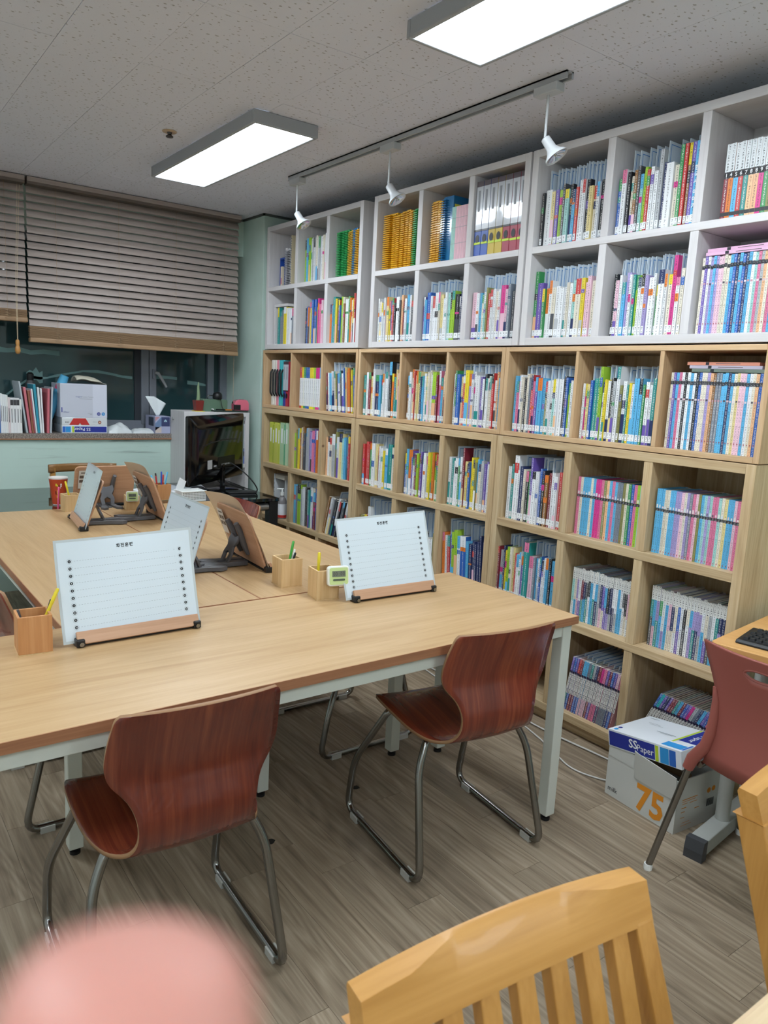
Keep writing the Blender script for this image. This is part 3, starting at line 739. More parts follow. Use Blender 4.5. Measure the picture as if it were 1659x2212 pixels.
# ------------------------------------------------------------------ paper box on the floor
BOXW = mat('white_carton', 'c3c4bf', .65); NAVY = '26338f'; SKY = '2f8fd0'; LIME = 'b5cc33'
INKS = {n: mat('ink_'+n, c, .5) for n, c in (('navy', NAVY), ('sky', SKY), ('blue', '2a63b8'), ('lime', LIME), ('orange', 'd98a26'), ('black', '22242a'), ('white', 'eef1f4'), ('grey', '8f959c'), ('red', 'c0302c'))}
PRW = mat('coated_white_card', 'dfe4ea', .3)
def flat(mb, x0, x1, y0, y1, P, mi=0): mb.quad([P(x0, y0), P(x1, y0), P(x1, y1), P(x0, y1)], mi)
def fx(name, ink, parent, items, P):
    """Print: rectangles (x0,x1,y0,y1) or ('text', body, x, y, size) laid on a face by P(x, y)."""
    m = MB()
    for it in items:
        if it[0] == 'text': letter(m, it[1], it[4], lambda a, b, it=it: P(it[2]+a, it[3]+b), it[5] if len(it) > 5 else 'CENTER', xs=it[6] if len(it) > 6 else 1., bold=it[7] if len(it) > 7 else 0.)
        elif it[0] == 'disc': m.quad([P(it[1]+it[3]*math.cos(2*math.pi*i/18), it[2]+it[3]*math.sin(2*math.pi*i/18)) for i in range(18)])
        else: flat(m, *it, P)
    o = m.build(name, ink, parent); o['kind'] = 'stuff'
    return o
bx = thing('carton', 'grey-white carton marked 75 standing on the floor before the bookcase', 'box', (2.216, 1.257, 0), R(-5))
Lb, Wb, Hb = .300, .275, .235          # along y, along x, height
body = MB()
for q in ((0, .004, 0, Lb), (Wb-.004, Wb, 0, Lb)): body.box(q[0], q[1], q[2], q[3], 0, Hb-.045)
for q in ((0, .004), (Lb-.004, Lb)): body.box(.004, Wb-.004, q[0], q[1], 0, Hb-.045)
body.box(.004, Wb-.004, .004, Lb-.004, 0, .004)
body.build('carton_body', BOXW, bx)
MB().prism([(.002, 0), (.176, 0), (.176, .106), (.160, .101), (.002, .086)], -.0025, 0, 'x').build('loose_flap', BOXW, bx, rot=(0, R(-6.5), 0), loc=(-.0006, 0, .12))
MB().box(-.001, .003, .185, .298, .15, .20).build('loose_flap', BOXW, bx)
PF = lambda a, b: (-.0008, Lb-a, b)      # big face towards the room: a runs from the window end, b up
PS = lambda a, b: (a, -.0008, b)         # short face towards the desk
fx('printed_number', INKS['orange'], bx, [('text', '75', .197, .016, .132, 'CENTER', .92, .028)], PF)
fx('printed_name', INKS['black'], bx, [('text', 'milk', .012, .020, .026, 'LEFT')], PF)
fx('printed_notes', INKS['orange'], bx, [(.03, .11, .115, .118), (.03, .10, .108, .110), (.03, .06, .10, .102), (.07, .11, .098, .10), (.03, .055, .085, .088), (.03, .05, .07, .0725), (.10, .125, .07, .0725), (.03, .05, .05, .052), (.04, .08, .03, .0315), (.035, .09, .02, .0215), ('disc', .17, .12, .010), ('disc', .195, .122, .010), (.02, .05, .205, .222)], PS)
fx('printed_barcode', INKS['black'], bx, [(.165+.005*i, .165+.005*i+.003, .06, .088) for i in range(8)], PS)
LT = R(9.6)
ld = thing('paper_box_lid', 'blue and white printed lid lying tilted on the grey carton', 'box lid', (2.212, 1.250, .285), 0)
ld.rotation_euler = (-LT*1.0, R(-1), R(-5)); ld.location.z = .238
Ll, Wl, Hl = .312, .225, .062
lidm = MB()
lidm.box(0, Wl, 0, Ll, Hl-.003, Hl); lidm.box(0, .003, 0, Ll, 0, Hl-.003); lidm.box(Wl-.003, Wl, 0, Ll, 0, Hl-.003); lidm.box(.003, Wl-.003, 0, .003, 0, Hl-.003); lidm.box(.003, Wl-.003, Ll-.003, Ll, 0, Hl-.003)
lidm.build('lid_shell', PRW, ld)
LF = lambda a, b: (-.0006, Ll-a, b); LTp = lambda a, b: (b, Ll-a, Hl+.0006)
fx('navy_band', INKS['navy'], ld, [(.004, .205, .004, .056)], LF); fx('lime_band', INKS['lime'], ld, [(.207, .220, .002, .056)], LF)
fx('sky_band', INKS['sky'], ld, [(.227, .262, .002, .056)], LF); fx('blue_band', INKS['blue'], ld, [(.264, .290, .002, .056)], LF)
LF2 = lambda a, b: (-.0011, Ll-a, b)
fx('brand_lettering', INKS['white'], ld, [('text', 'SS', .112, .020, .042, 'CENTER', 1., .018), ('text', 'Paper', .164, .016, .033, 'CENTER', .95)], LF2)
fx('top_navy_band', INKS['navy'], ld, [(.236, .310, .085, .222)], LTp)
fx('top_lime_band', INKS['lime'], ld, [(.225, .234, .06, .222)], LTp)
fx('top_sky_band', INKS['sky'], ld, [(.222, .300, .012, .052)], LTp)
fx('top_blue_band', INKS['blue'], ld, [(.302, .310, .012, .07)], LTp)
LT2 = lambda a, b: (b, Ll-a, Hl+.0011)
fx('top_lettering', INKS['white'], ld, [('text', 'SS Paper', 0, 0, .034, 'CENTER')], lambda a, b: LT2(.262+b, .155-a))
fx('size_mark', INKS['sky'], ld, [('disc', .022, .018, .008)], LT2); fx('size_mark', INKS['navy'], ld, [('disc', .022, .040, .008)], LT2)
fx('fine_print', INKS['grey'], ld, [(.13, .21, .105, .108), (.15, .20, .098, .100), (.02, .06, .205, .208), (.05, .10, .16, .162), (.06, .12, .150, .152)], LT2)

# white cables along the plinth
def cable(label, pts, r, m, name='cable'):
    return tag(MB().tube(catmull(pts, 5), r, 7).build(name, m, smooth=True), label, 'cable')
CAB = mat('white_cable', 'c3c1bc', .5)
cable('white cable running along the foot of the pine bookcases', [(2.47, 4.0, .006), (2.455, 3.2, .006), (2.46, 2.6, .006), (2.44, 2.25, .006), (2.43, 2.0, .006), (2.45, 1.75, .006), (2.46, 1.585, .006)], .004, CAB)
cable('white cable looping out over the floor towards the carton', [(2.45, 3.0, .004), (2.38, 2.5, .004), (2.40, 2.2, .004), (2.36, 2.0, .004), (2.31, 1.86, .004), (2.27, 1.73, .004), (2.30, 1.62, .004), (2.34, 1.575, .004)], .0035, CAB)
cable('white cable hanging in a loop under the desk', [(2.52, 1.18, .40), (2.50, 1.15, .2), (2.50, 1.18, .10), (2.55, 1.20, .05), (2.60, 1.22, .10), (2.66, 1.2, .3)], .004, CAB)
cable('grey cable curled on the floor under the desk', [(2.46, 1.19, .006), (2.52, 1.21, .006), (2.58, 1.16, .006), (2.66, 1.18, .006), (2.75, 1.10, .006)], .006, CAB)

# floor scuffs of dried dirt
for (a, b, l) in ((1.05, 1.93, 'black dried stain on the floor beside the first plywood chair'), (1.47, 2.06, 'small black scuff on the floor between the two chairs')):
    m = MB()
    pts = [(a+(.012+.012*rnd.random())*math.cos(q*.63)*(.7 if l[0] == 's' else 1.1), b+(.010+.012*rnd.random())*math.sin(q*.63), .0006) for q in range(10)]
    m.quad(pts); m.quad([(p[0], p[1], .0001) for p in pts[::-1]])
    for i in range(10): j = (i+1) % 10; m.quad([(pts[i][0], pts[i][1], .0001), (pts[j][0], pts[j][1], .0001), pts[j], pts[i]])
    tag(m.build('stain', mat('dried_stain', '242321', .7)), l, 'stain')

# ------------------------------------------------------------------ reading stands with laminated sheets
STW = wood('stand_plywood', 'a97f60', 'b98f70', 'c59d80', 'x', .5, 7., 1., bump=.04, var=.05)
STE = mat('stand_rim', 'c9a684', .5); BRK = mat('bracket_plastic', '59595c', .42); CLIP = mat('clip_plastic', '1c1c1e', .35)
TILT = 20.
def board_mesh():
    m = MB(); m.prism(rrect(-.158, .158, 0, .225, .022), -.009, 0, 'y'); return m.mesh('board', STW)
BOARD = board_mesh()
LIPM = MB().prism([(-.148, 0), (.148, 0), (.168, .014), (.168, .034), (-.168, .034), (-.168, .014)], -.010, 0, 'y').mesh('ledge', STW)
def reading_stand(label, x, y, rz, z=.73, sticker=False):
    t = thing('reading_stand', label, 'book stand', (x, y, z), rz, 'wooden reading stands')
    # local: reader sits at -y
    b = put('board', BOARD, t, (0, .030, .010), (-R(TILT), 0, 0), bevel=.002)
    put('ledge', LIPM, t, (0, .006, .005), (-R(28), 0, 0), bevel=.0015)
    for s in (-1, 1):
        c = MB().box(s*.150, s*.172, -.004, .034, .001, .022).build('end_clip', CLIP, t, bevel=.003)
        MB().tube([(s*.160, -.009, .010), (s*.160, -.003, .010)], .006, 10).build('clip_screw', CHROME, c, smooth=40)
    B('floor_rail', CLIP, t, -.15, .15, .008, .030, 0, .008, .002)
    # bracket behind: two arms on the board, a notched strut and a forked base
    br = MB()
    for s in (-1, 1):
        br.tube([(s*.034, .046, .045), (s*.036, .066, .085), (s*.040, .083, .135), (s*.044, .104, .170)], [.009, .013, .012, .010], 8)
    br.build('bracket_arm', BRK, t, smooth=50)
    sm = MB(); sm.prism([(-.024, 0), (-.010, 0), (-.012, .028), (0, .038), (.012, .028), (.010, 0), (.024, 0), (.028, .03), (.020, .055), (.030, .075), (.026, .10), (.014, .092), (0, .088), (-.014, .092), (-.026, .10), (-.030, .075), (-.020, .055), (-.028, .03)], -.005, .005, 'y'); sm.xf(Matrix.Diagonal((1.35, 1, 1.12, 1)))
    sm.build('strut', BRK, t, loc=(0, .128, .018), rot=(R(24), 0, 0), bevel=.002)
    bs = MB()
    for s in (-1, 1): bs.prism([(s*.006, .05), (s*.040, .05), (s*.042, .15), (s*.058, .20), (s*.046, .228), (s*.022, .214), (s*.014, .15)][::s], .003, .020, 'z')
    for k in range(5): bs.box(-.010, .010, .07+.022*k, .078+.022*k, .006, .014)
    bs.build('base_fork', BRK, t, bevel=.002)
    if sticker:
        sk = MB(); sk.quad([(.085, 0, .10), (.140, 0, .10), (.140, 0, .205), (.085, 0, .205)][::-1])
        o = sk.build('sticker', mat('sticker_paper', 'cfcac2', .5), t, loc=(0, .0412, .010), rot=(-R(TILT), 0, 0))
        im = MB()
        for (a, c) in ((.089, .160), (.115, .160), (.089, .135), (.115, .135)): im.quad([(a, .0004, c), (a+.021, .0004, c), (a+.021, .0004, c+.016), (a, .0004, c+.016)][::-1])
        im.quad([(.092, .0004, .188), (.13, .0004, .188), (.13, .0004, .194), (.092, .0004, .194)][::-1])
        im.build('sticker_picture', mat('sticker_picture', '5c5149', .5), o)
    return t
LAM = mat('laminating_film', 'b4bbbd', .14); SHEETP = mat('laminated_paper', 'c9d3da', .22, coat=.6)
TANLAM = mat('tan_backing', 'c4ad93', .25)
INKK = mat('printer_black', '25282c', .5); INKG = mat('printer_grey', '8d959a', .5)
SW, SH = .364, .257
def curl(px, pz, amt): return -amt*((px/SW)**2)*(pz/SH)**2*.05
def laminated_sheet(label, x, y, rz, amt=1., z=.73, printed_=True, tilt=18., dx=0., roll=0.):
    t = thing('laminated_sheet', label, 'sheet', (x, y, z), rz, 'laminated exercise sheets')
    M = Matrix.Translation((dx, .0175, .012)) @ Matrix.Rotation(-R(tilt), 4, 'X') @ Matrix.Rotation(R(roll), 4, 'Y')
    def P(a, b, d): return M @ Vector((a, d+curl(a, b, amt), b))
    def slab(x0, x1, z0, z1, d0, d1, nx, nz):
        m = MB(); n = (nx+1)*(nz+1)
        for d in (d0, d1):
            for i in range(nx+1):
                for j in range(nz+1): m.v.append(tuple(P(x0+(x1-x0)*i/nx, z0+(z1-z0)*j/nz, d)))
        for i in range(nx):
            for j in range(nz):
                a = i*(nz+1)+j; m.face((a, a+nz+1, a+nz+2, a+1)); m.face((n+a, n+a+1, n+a+nz+2, n+a+nz+1))
        for i in range(nx): a = i*(nz+1); m.face((a+nz+1, a, n+a, n+a+nz+1)); a += nz; m.face((a, a+nz+1, n+a+nz+1, n+a))
        for j in range(nz): m.face((j, j+1, n+j+1, n+j)); a = nx*(nz+1)+j; m.face((a+1, a, n+a, n+a+1))
        return m
    slab(-SW/2-.007, SW/2+.007, 0, SH+.014, .0004, .0008, 10, 8).build('laminate_margin', LAM if printed_ else TANLAM, t, smooth=40)
    slab(-SW/2, SW/2, .007, SH+.007, 0, .0004, 10, 8).build('paper', SHEETP, t, smooth=40)
    if not printed_: return t
    Q = lambda a, b: P(a, b, -.0003)
    tx = MB()
    for i, ch in enumerate('회전훈련'): letter(tx, ch, .0115, lambda a, b, i=i: Q(a-.018+.012*i, b+.238), bold=.035)
    tx.build('printed_title', INKK, t)
    ds = MB(); nb = MB(); dl = MB(); rg = MB()
    for k in range(10):
        zz = .213-.0193*k
        for s in (-1, 1):
            c = (s*.152, zz)
            ds.quad([Q(c[0]+.0043*math.cos(q*math.pi/8), c[1]+.0043*math.sin(q*math.pi/8)) for q in range(16)])
            for q in range(16):
                a0, a1 = q*math.pi/8, (q+1)*math.pi/8
                rg.quad([Q(c[0]+r_*math.cos(a), c[1]+r_*math.sin(a)) for r_, a in ((.0066, a0), (.0071, a0), (.0071, a1), (.0066, a1))])
            letter(nb, str(k+1), .0062, lambda a, b, c=c: P(c[0]+a, c[1]+b-.0022, -.0006), xs=.8)
        xx = -.140
        while xx < .139:
            dl.quad([Q(xx, zz-.0004), Q(xx+.0038, zz-.0004), Q(xx+.0038, zz+.0004), Q(xx, zz+.0004)]); xx += .0072
    for o in (ds.build('printed_dot', INKK, t), rg.build('printed_ring', INKG, t), nb.build('printed_numeral', mat('print_white', 'dfe4e6', .5), t), dl.build('printed_dashes', INKG, t)): o['kind'] = 'stuff'
    m = MB(); flat(m, .118, .162, .014, .0165, Q); m.build('printed_footer', INKK, t)
    return t
ST = [('wooden reading stand beside the pen box at the table front', .662, 1.965, R(1.5)),
      ('wooden reading stand beside the timer on the long table', 1.540, 1.968, R(-1.5)),
      ('far reading stand turned towards the window row of seats', .905, 3.610, R(-96)),
      ('reading stand on the end-on tables, hidden behind the front sheet', .950, 2.585, R(-91)),
      ('far reading stand seen from behind with a yellow-green timer beside it', 1.335, 3.640, R(88)),
      ('reading stand seen from behind with its grey bracket near the pen box', 1.330, 2.610, R(87)),
      ('reading stand seen from behind with a picture sticker, beside the red cup', 1.185, 4.170, R(180))]
for i, (l, x, y, rz) in enumerate(ST): reading_stand(l, x, y, rz, z=.73 if i < 6 else .722, sticker=i >= 4)
SHL = ['laminated exercise sheet at the table front with a bright glare', 'laminated exercise sheet standing beside the timer', 'laminated sheet on the far stand facing the window row',
       'laminated sheet half hidden behind the front sheet', 'laminated sheet on the far stand seen from its back', 'laminated sheet on the bracketed stand seen from its back', 'laminated sheet beyond the sticker-backed board']
for i, ((l, x, y, rz), sl) in enumerate(zip(ST[:6], SHL)):
    laminated_sheet(sl, x, y, rz, [1.3, .2, .4, .3, -1.6, -2.0, .2][i], .73 if i < 6 else .722, i < 4, [17., 18., 17.5, 17.5, 19., 19., 19.][i], [-.01, -.005, 0, 0, .03, .02, 0][i], [-1.2, -1.5, 0, 0, 0, 0, 0][i])

# ------------------------------------------------------------------ pen boxes, pens, timers
def penwood(n, a, b, c): return wood(n, a, b, c, 'z', .5, 9., 1., bump=.04, var=.06)
PW1 = penwood('pen_box_brown', 'a87243', 'b98252', 'c69465'); PW2 = penwood('pen_box_pale', 'bd9968', 'ccab7c', 'd8bb90')
def pen_box(label, x, y, rz, z=.73, w=.080, h=.100, m=PW2, m2=None):
    t = thing('pen_box', label, 'pen holder', (x, y, z), rz, 'square wooden pen boxes')
    a = w/2; th = .006
    B('wall_board', m, t, -a, a, -a, -a+th, .003, h, .001); B('wall_board', m, t, -a, a, a-th, a, .003, h, .001)
    B('wall_board', m2 or m, t, -a, -a+th, -a+th, a-th, .003, h, .001); B('wall_board', m2 or m, t, a-th, a, -a+th, a-th, .003, h, .001)
    B('base', PW2, t, -a-.001, a+.001, -a-.001, a+.001, 0, .003)
    return t
def pen(label, x, y, z, tip, m, name='pen', r=.0045, cap=None):
    """A pen from (x,y,z) towards tip offset."""
    d = Vector(tip); n = d.normalized(); L = d.length
    t = thing(name, label, name, (x, y, z))
    MB().tube([(0, 0, 0), tuple(n*L*.75)], r, 8).build('barrel', m, t, smooth=50)
    MB().tube([tuple(n*L*.75), tuple(n*L*.985), tuple(n*L)], [r*1.12, r*1.05, r*.6], 8).build('cap', cap or m, t, smooth=50)
    return t
pen_box('brown wooden pen box at the table edge beside the glaring sheet', .396, 2.002, R(-4), m=PW1)
pen_box('pale wooden pen box holding green pens in mid table', 1.283, 2.275, R(-4))
pen_box('pale wooden pen box under the yellow-green timer', 1.316, 2.085, R(-8))
pen_box('far pale pen box half hidden by the leaning sheet', .985, 3.995, R(2), h=.085)
pen_box('far pale pen box carrying a small timer', 1.275, 3.935, R(-10), h=.075, w=.07)
pen_box('pine pen box crowded with pens near the monitor', 1.545, 4.245, R(8), z=.7215, h=.092, w=.085, m=PW1)
YEL = mat('yellow_plastic', 'd8c32e', .3); GRN = mat('green_plastic', '3f9a3c', .3); BLU = mat('blue_plastic', '2b4fa6', .3); REDPL = mat('red_plastic', 'b8373a', .3); LBLU = mat('sky_plastic', '55a8cf', .3); PNK = mat('pink_plastic', 'd95a86', .3)
pen('yellow pen leaning out of the brown pen box', .392, 2.0, .736, (.065, -.002, .150), YEL); pen('dark pencil inside the brown pen box', .405, 1.995, .736, (.040, .02, .118), BLACK)
pen('dark marker low inside the brown pen box', .385, 2.02, .736, (-.018, .02, .094), DGREY)
pen('bright green pen leaning in the mid table pen box', 1.268, 2.262, .736, (.030, .0, .152), GRN); pen('black pencil in the mid table pen box', 1.28, 2.268, .736, (.022, -.015, .112), BLACK, 'pencil', .0035)
pen('white pencil in the mid table pen box', 1.276, 2.27, .736, (.028, -.008, .122), WHITE, 'pencil', .0035)
pen('yellow pen upright in the timer pen box', 1.298, 2.095, .736, (.004, .0, .146), YEL, r=.005)
pen('yellow pen leaning in the far pen box', .990, 3.985, .736, (-.030, .01, .145), YEL); pen('pink pen standing between red cup and pen box', .942, 4.08, .7215, (.006, .0, .12), PNK)
for i, (dx, dy, c) in enumerate(((-.02, -.01, REDPL), (.0, -.02, REDPL), (.02, .0, LBLU), (.025, .02, WHITE), (-.01, .02, BLACK), (.005, .01, BLU), (-.025, .015, LBLU))):
    pen(['red pen leaning to the window in the crowded pen box', 'red pen in front in the crowded pen box', 'sky-blue pen in the crowded pen box', 'white pen in the crowded pen box', 'black pen in the crowded pen box', 'navy pen upright in the crowded pen box', 'sky-blue marker at the far corner of crowded pen box'][i], 1.545+dx*.6, 4.245+dy*.6, .726, (dx*1.3, dy*1.3, .135+.01*(i % 3)), c)
tag(MB().prism(rrect(-.03, .03, -.025, .025, .008), 0, .055).build('blue_cup', BLU, loc=(1.50, 4.34, .7215)), 'small blue cup of pens behind the crowded pen box', 'cup')
def timer(label, x, y, z, rz, s=1., tilt=-8):
    t = thing('timer', label, 'timer', (x, y, z), rz, 'yellow-green kitchen timers')
    t.rotation_euler = (R(tilt), 0, rz); t.scale = (s, s, s)
    MB().prism(rrect(-.034, .034, 0, .060, .009), -.008, .008, 'y').build('case', mat('timer_white', 'dfe0d8', .35), t, bevel=.003)
    MB().prism(rrect(-.029, .029, .005, .055, .005), -.0095, -.0078, 'y').build('face_plate', mat('timer_green', 'bccf8e', .4), t)
    sc2 = MB().prism(rrect(-.021, .021, .028, .046, .001), -.0105, -.0093, 'y').build('display', mat('lcd_grey', '6f7466', .2), t)
    dg = MB()
    for i, ch in enumerate('00:00'): letter(dg, ch, .0165, lambda a, b, i=i: (a-.015+.0075*i, -.0108, b+.0315), xs=.8)
    dg.build('display_digits', mat('lcd_ink', '3a3f38', .4), sc2)
    bt = MB().prism(rrect(-.019, .019, .016, .022, .0028), -.0105, -.0093, 'y').build('button_bar', mat('timer_dark', '4a5546', .4), t)
    return t
timer('yellow-green timer clipped to the front of a pen box', 1.332, 2.020, .782, R(-12), 1.1); timer('far yellow-green timer on the pale pen box', 1.262, 3.885, .778, R(-12), .9)

# red paper cup
rcup = thing('paper_cup', 'red-orange paper cup with yellow drawings on the glass desk', 'cup', (.985, 4.245, .722))
MB().lathe([(.030, 0), (.031, .004), (.0475, .140), (.0485, .142), (.0485, .148), (.046, .148), (.044, .138), (.029, .01)], 28, mis=[0, 1, 0, 0, 0, 0, 0]).build('cup_wall', [mat('cup_white', 'e2ddd6', .4), mat('cup_red', 'c9502f', .4)], rcup, smooth=50)
def oncup(a, zz, r0=.0312, r1=.0475): r_ = (r0+(r1-r0)*zz/.14)+.0006; return (r_*math.sin(a), -r_*math.cos(a), zz)
def cupquads(name, m, items):
    q = MB()
    for (a0, a1, z0, z1) in items: q.quad([oncup(a0, z0), oncup(a1, z0), oncup(a1, z1), oncup(a0, z1)])
    q.build(name, m, rcup)
cupquads('yellow_print', mat('print_yellow', 'd9c335', .4), [(-.55, -.40, .105, .118), (-.38, -.28, .10, .112), (-.42, -.22, .060, .082), (-.35, -.10, .048, .066), (-.48, -.36, .040, .055), (-.28, -.12, .036, .046)])
cupquads('white_print', mat('print_white2', 'e6e2da', .4), [(-.02, .04, .092, .118), (.04, .14, .110, .118), (.11, .16, .102, .114), (.03, .12, .100, .105), (-.30, -.24, .028, .048), (.02, .07, .022, .048), (.08, .13, .030, .048)])
cupquads('dark_print', BLACK, [(-.60, -.52, .058, .078), (-.24, -.10, .100, .108)])

# ------------------------------------------------------------------ black glass desk, monitor and white cabinet by the window
gd = thing('glass_desk', 'long black desk with glossy dark glass top under the window sill', 'desk', (.0, 4.085, 0))
B('glass_top', mat('dark_glass_top', '101614', .03, spec=.8), gd, 0, 2.235, 0, .80, .700, .7205, .002)
B('frame_band', BLACK, gd, 0.066, 2.169, .060, .080, .680, .6995, .003); B('frame_band', BLACK, gd, 0.066, 2.169, .77, .795, .655, .6995, .003)
for xx in (.005, 2.17):
    for yy in (.005, .735): B('leg', BLACK, gd, xx, xx+.06, yy, yy+.06, 0, .6995, .003)
MB().tube([(1.2, .032, .664), (2.169, .032, .664)], .024, 14).build('steel_tube', mat('brushed_steel', 'a9abac', .3, .9), gd, smooth=50)
mo = thing('monitor', 'black computer monitor seen from behind with a cable plugged in', 'monitor', (1.985, 4.49, .7215), R(39.7))
# local x along the screen, the back faces -y
MH0 = .064
pl = []
def mon_shell():
    m = MB(); W, H = .383, .418; n = 16
    for (dd, ins) in ((.0, .0), (-.018, .0), (-.030, .02), (-.046, .075)):
        pts = rrect(-W+ins, W-ins, MH0+ins, MH0+H-ins, .012, 3); m.v += [(a, dd, b) for a, b in pts]
    k = 16
    for r_ in range(3):
        for i in range(k): j = (i+1) % k; m.face((r_*k+i, (r_+1)*k+i, (r_+1)*k+j, r_*k+j)[::-1] if False else (r_*k+i, r_*k+j, (r_+1)*k+j, (r_+1)*k+i))
    m.face([3*k+i for i in range(k)]); m.face([i for i in range(k)][::-1])
    return m
mon_shell().build('rear_shell', BLACKGLOSS, mo, smooth=25)
B('screen', mat('dead_screen', '0a0b0c', .15), mo, -.370, .370, .0002, .003, MH0+.015, MH0+.403)
MB().tube(catmull([(-.29, -.040, MH0+.225), (-.15, -.0475, MH0+.250), (.08, -.049, MH0+.262), (.28, -.040, MH0+.250)], 6), .004, 6).build('rear_ridge', BLACK, mo, smooth=True)
B('port_recess', mat('recess_black', '050506', .5), mo, -.05, .19, -.0475, -.0455, MH0+.085, MH0+.155)
pt = MB()
for i in range(6): pt.box(.0+.022*i, .014+.022*i, -.0485, -.0475, MH0+.10, MH0+.11)
pt.build('port', GREY, mo)
B('rating_sticker', mat('sticker_white', 'b8babc', .5), mo, -.19, -.13, -.0472, -.0462, MH0+.090, MH0+.145); B('rating_sticker', mat('sticker_white', 'b8babc', .5), mo, -.105, -.072, -.0472, -.0462, MH0+.10, MH0+.108)
MB().prism([(-.02, 0), (.02, 0), (.014, .16), (-.014, .16)], -.055, -.035, 'y').build('stand_neck', BLACKGLOSS, mo, loc=(.02, 0, .012), bevel=.004)
MB().lathe([(.125, 0), (.128, .006), (.11, .012), (.04, .018)], 28).build('stand_base', BLACKGLOSS, mo, loc=(.02, -.045, 0), smooth=40)
cable('black cable running from the monitor down to the desk corner', [(2.06, 4.43, .905), (2.10, 4.36, .87), (2.15, 4.31, .81), (2.19, 4.30, .75), (2.19, 4.33, .7265), (2.15, 4.40, .7265)], .004, BLACK)
cable('black cable hanging behind the steel tube of the desk', [(2.20, 4.45, .7265), (2.19, 4.905, .72), (2.18, 4.92, .5), (2.17, 4.93, .3)], .003, BLACK)
# things on the desk
bsk = thing('plastic_basket', 'white perforated plastic basket on the desk by the monitor', 'basket', (1.69, 4.165, .7215), R(4))
for q in ((-.075, .075, -.05, -.047), (-.075, .075, .047, .05), (-.075, -.072, -.047, .047), (.072, .075, -.047, .047)): B('basket_wall', WHITE, bsk, q[0], q[1], q[2], q[3], .003, .060)
B('basket_floor', WHITE, bsk, -.075, .075, -.05, .05, 0, .003); B('basket_rim', WHITE, bsk, -.079, .079, -.054, -.047, .055, .061, .002); B('basket_rim', WHITE, bsk, -.079, .079, .047, .054, .055, .061, .002)
hl = MB()
for i in range(15):
    for j in range(5): hl.box(-.068+.0095*i, -.062+.0095*i, -.0506, -.0500, .012+.009*j, .016+.009*j)
ho = hl.build('perforation', mat('hole_shadow', '5a5c58', .7), bsk); ho['kind'] = 'stuff'
def sheet(label, x, y, z, w, l, rz, m, name='paper', warp=.006):
    g = MB(); n = 6
    for d in (0, .0006):
        for i in range(n+1):
            for j in range(n+1): u, v = i/n, j/n; g.v.append(((u-.5)*w, (v-.5)*l, d+warp*math.sin(3*u+2*v)**2))
    N = (n+1)**2
    for i in range(n):
        for j in range(n): a = i*(n+1)+j; g.face((a, a+1, a+n+2, a+n+1)); g.face((N+a, N+a+n+1, N+a+n+2, N+a+1))
    o = g.build(name, m, None, (x, y, z), (0, 0, rz), smooth=40)
    return tag(o, label, 'paper')
CLR = mat('clear_plastic_wrap', 'b9bfc6', .15, alpha=.8)
sheet('crumpled clear plastic wrap lying behind the monitor foot', 1.78, 4.50, .7215, .30, .22, R(20), CLR, 'plastic_wrap', .05); sheet('white paper lying on the glass desk behind the pen box', 1.62, 4.56, .7215, .21, .297, R(30), PAPER); sheet('white paper leaning against the monitor on the desk', 1.70, 4.42, .7215, .21, .297, R(70), PAPER, warp=.03)
bt_ = thing('black_box', 'flat black device lying on the desk beside the monitor foot', 'device', (2.08, 4.30, .7215), R(-8))
B('case', BLACK, bt_, -.09, .09, -.04, .04, .003, .020, .006); B('foot', DGREY, bt_, -.08, .08, -.04, .04, 0, .003)
cl = thing('clothes_peg_photo', 'folded white paper slip clipped upright near the pen boxes', 'paper', (1.615, 4.20, .7215), R(25))
MB().box(-.03, .03, -.0006, .0006, 0, .13).build('slip', PAPER, cl, rot=(0, R(28), 0)); MB().box(-.006, .03, -.0012, -.0008, .01, .04).build('photo', mat('photo_print', '6b5e52', .4), cl, rot=(0, R(28), 0))
cb = thing('curved_wooden_back', 'brown bentwood chair back showing behind the red cup', 'chair', (1.305, 4.985, 0), R(180))
for s in (-1, 1):
    B('leg', OAKZ, cb, s*.18-.015, s*.18+.015, -.02, .01, 0, .83, .003); B('leg', OAKZ, cb, s*.18-.015, s*.18+.015, .18-.015, .18+.015, 0, .43, .003)
B('seat', OAKC, cb, -.2, .2, -.01, .20, .43, .455, .004)
MB().grid(lambda u, v: ((u-.5)*.42, -.05+.12*(u-.5)**2*2, .80+.05*v), 10, 3).build('crest', wood('walnut_back', '6f4d2c', '80592f', '8f683d', 'x', .4, 6., .8), cb, smooth=True).modifiers.new('t', 'SOLIDIFY').thickness = .018

wc = thing('white_cabinet', 'small whitewashed open cabinet in the corner behind the monitor', 'cabinet', (1.968, 4.965, 0))
cw, cd_, ch = .488, .252, 1.195
for a, b in ((0, .028), (cw-.028, cw)): B('side_panel', WP_Z, wc, a, b, 0, cd_, 0, ch, .002)
B('top_panel', wood('whitewashed_pine_x', 'c6c2c3', 'cfcccd', 'd6d4d5', 'x', .5, 8., 1., knots=.1, knotcol='8b7a70', var=.03), wc, .028, cw-.028, 0, cd_, ch-.03, ch, .002)
for z in (.42, .80): B('shelf', MATS['whitewashed_pine_x'], wc, .028, cw-.028, .002, cd_-.006, z, z+.026, .002)
B('back_panel', WP_Z, wc, .028, cw-.028, cd_-.006, cd_, 0, ch-.03); B('bottom_panel', MATS['whitewashed_pine_x'], wc, .028, cw-.028, .002, cd_-.006, .04, .066, .002)
MB().lathe([(.012, 0), (.010, .006), (.003, .009)], 12).build('wall_hook', GREY, wc, loc=(-.0005, .20, ch-.06), rot=(0, R(-90), 0), smooth=40)
CT = ch
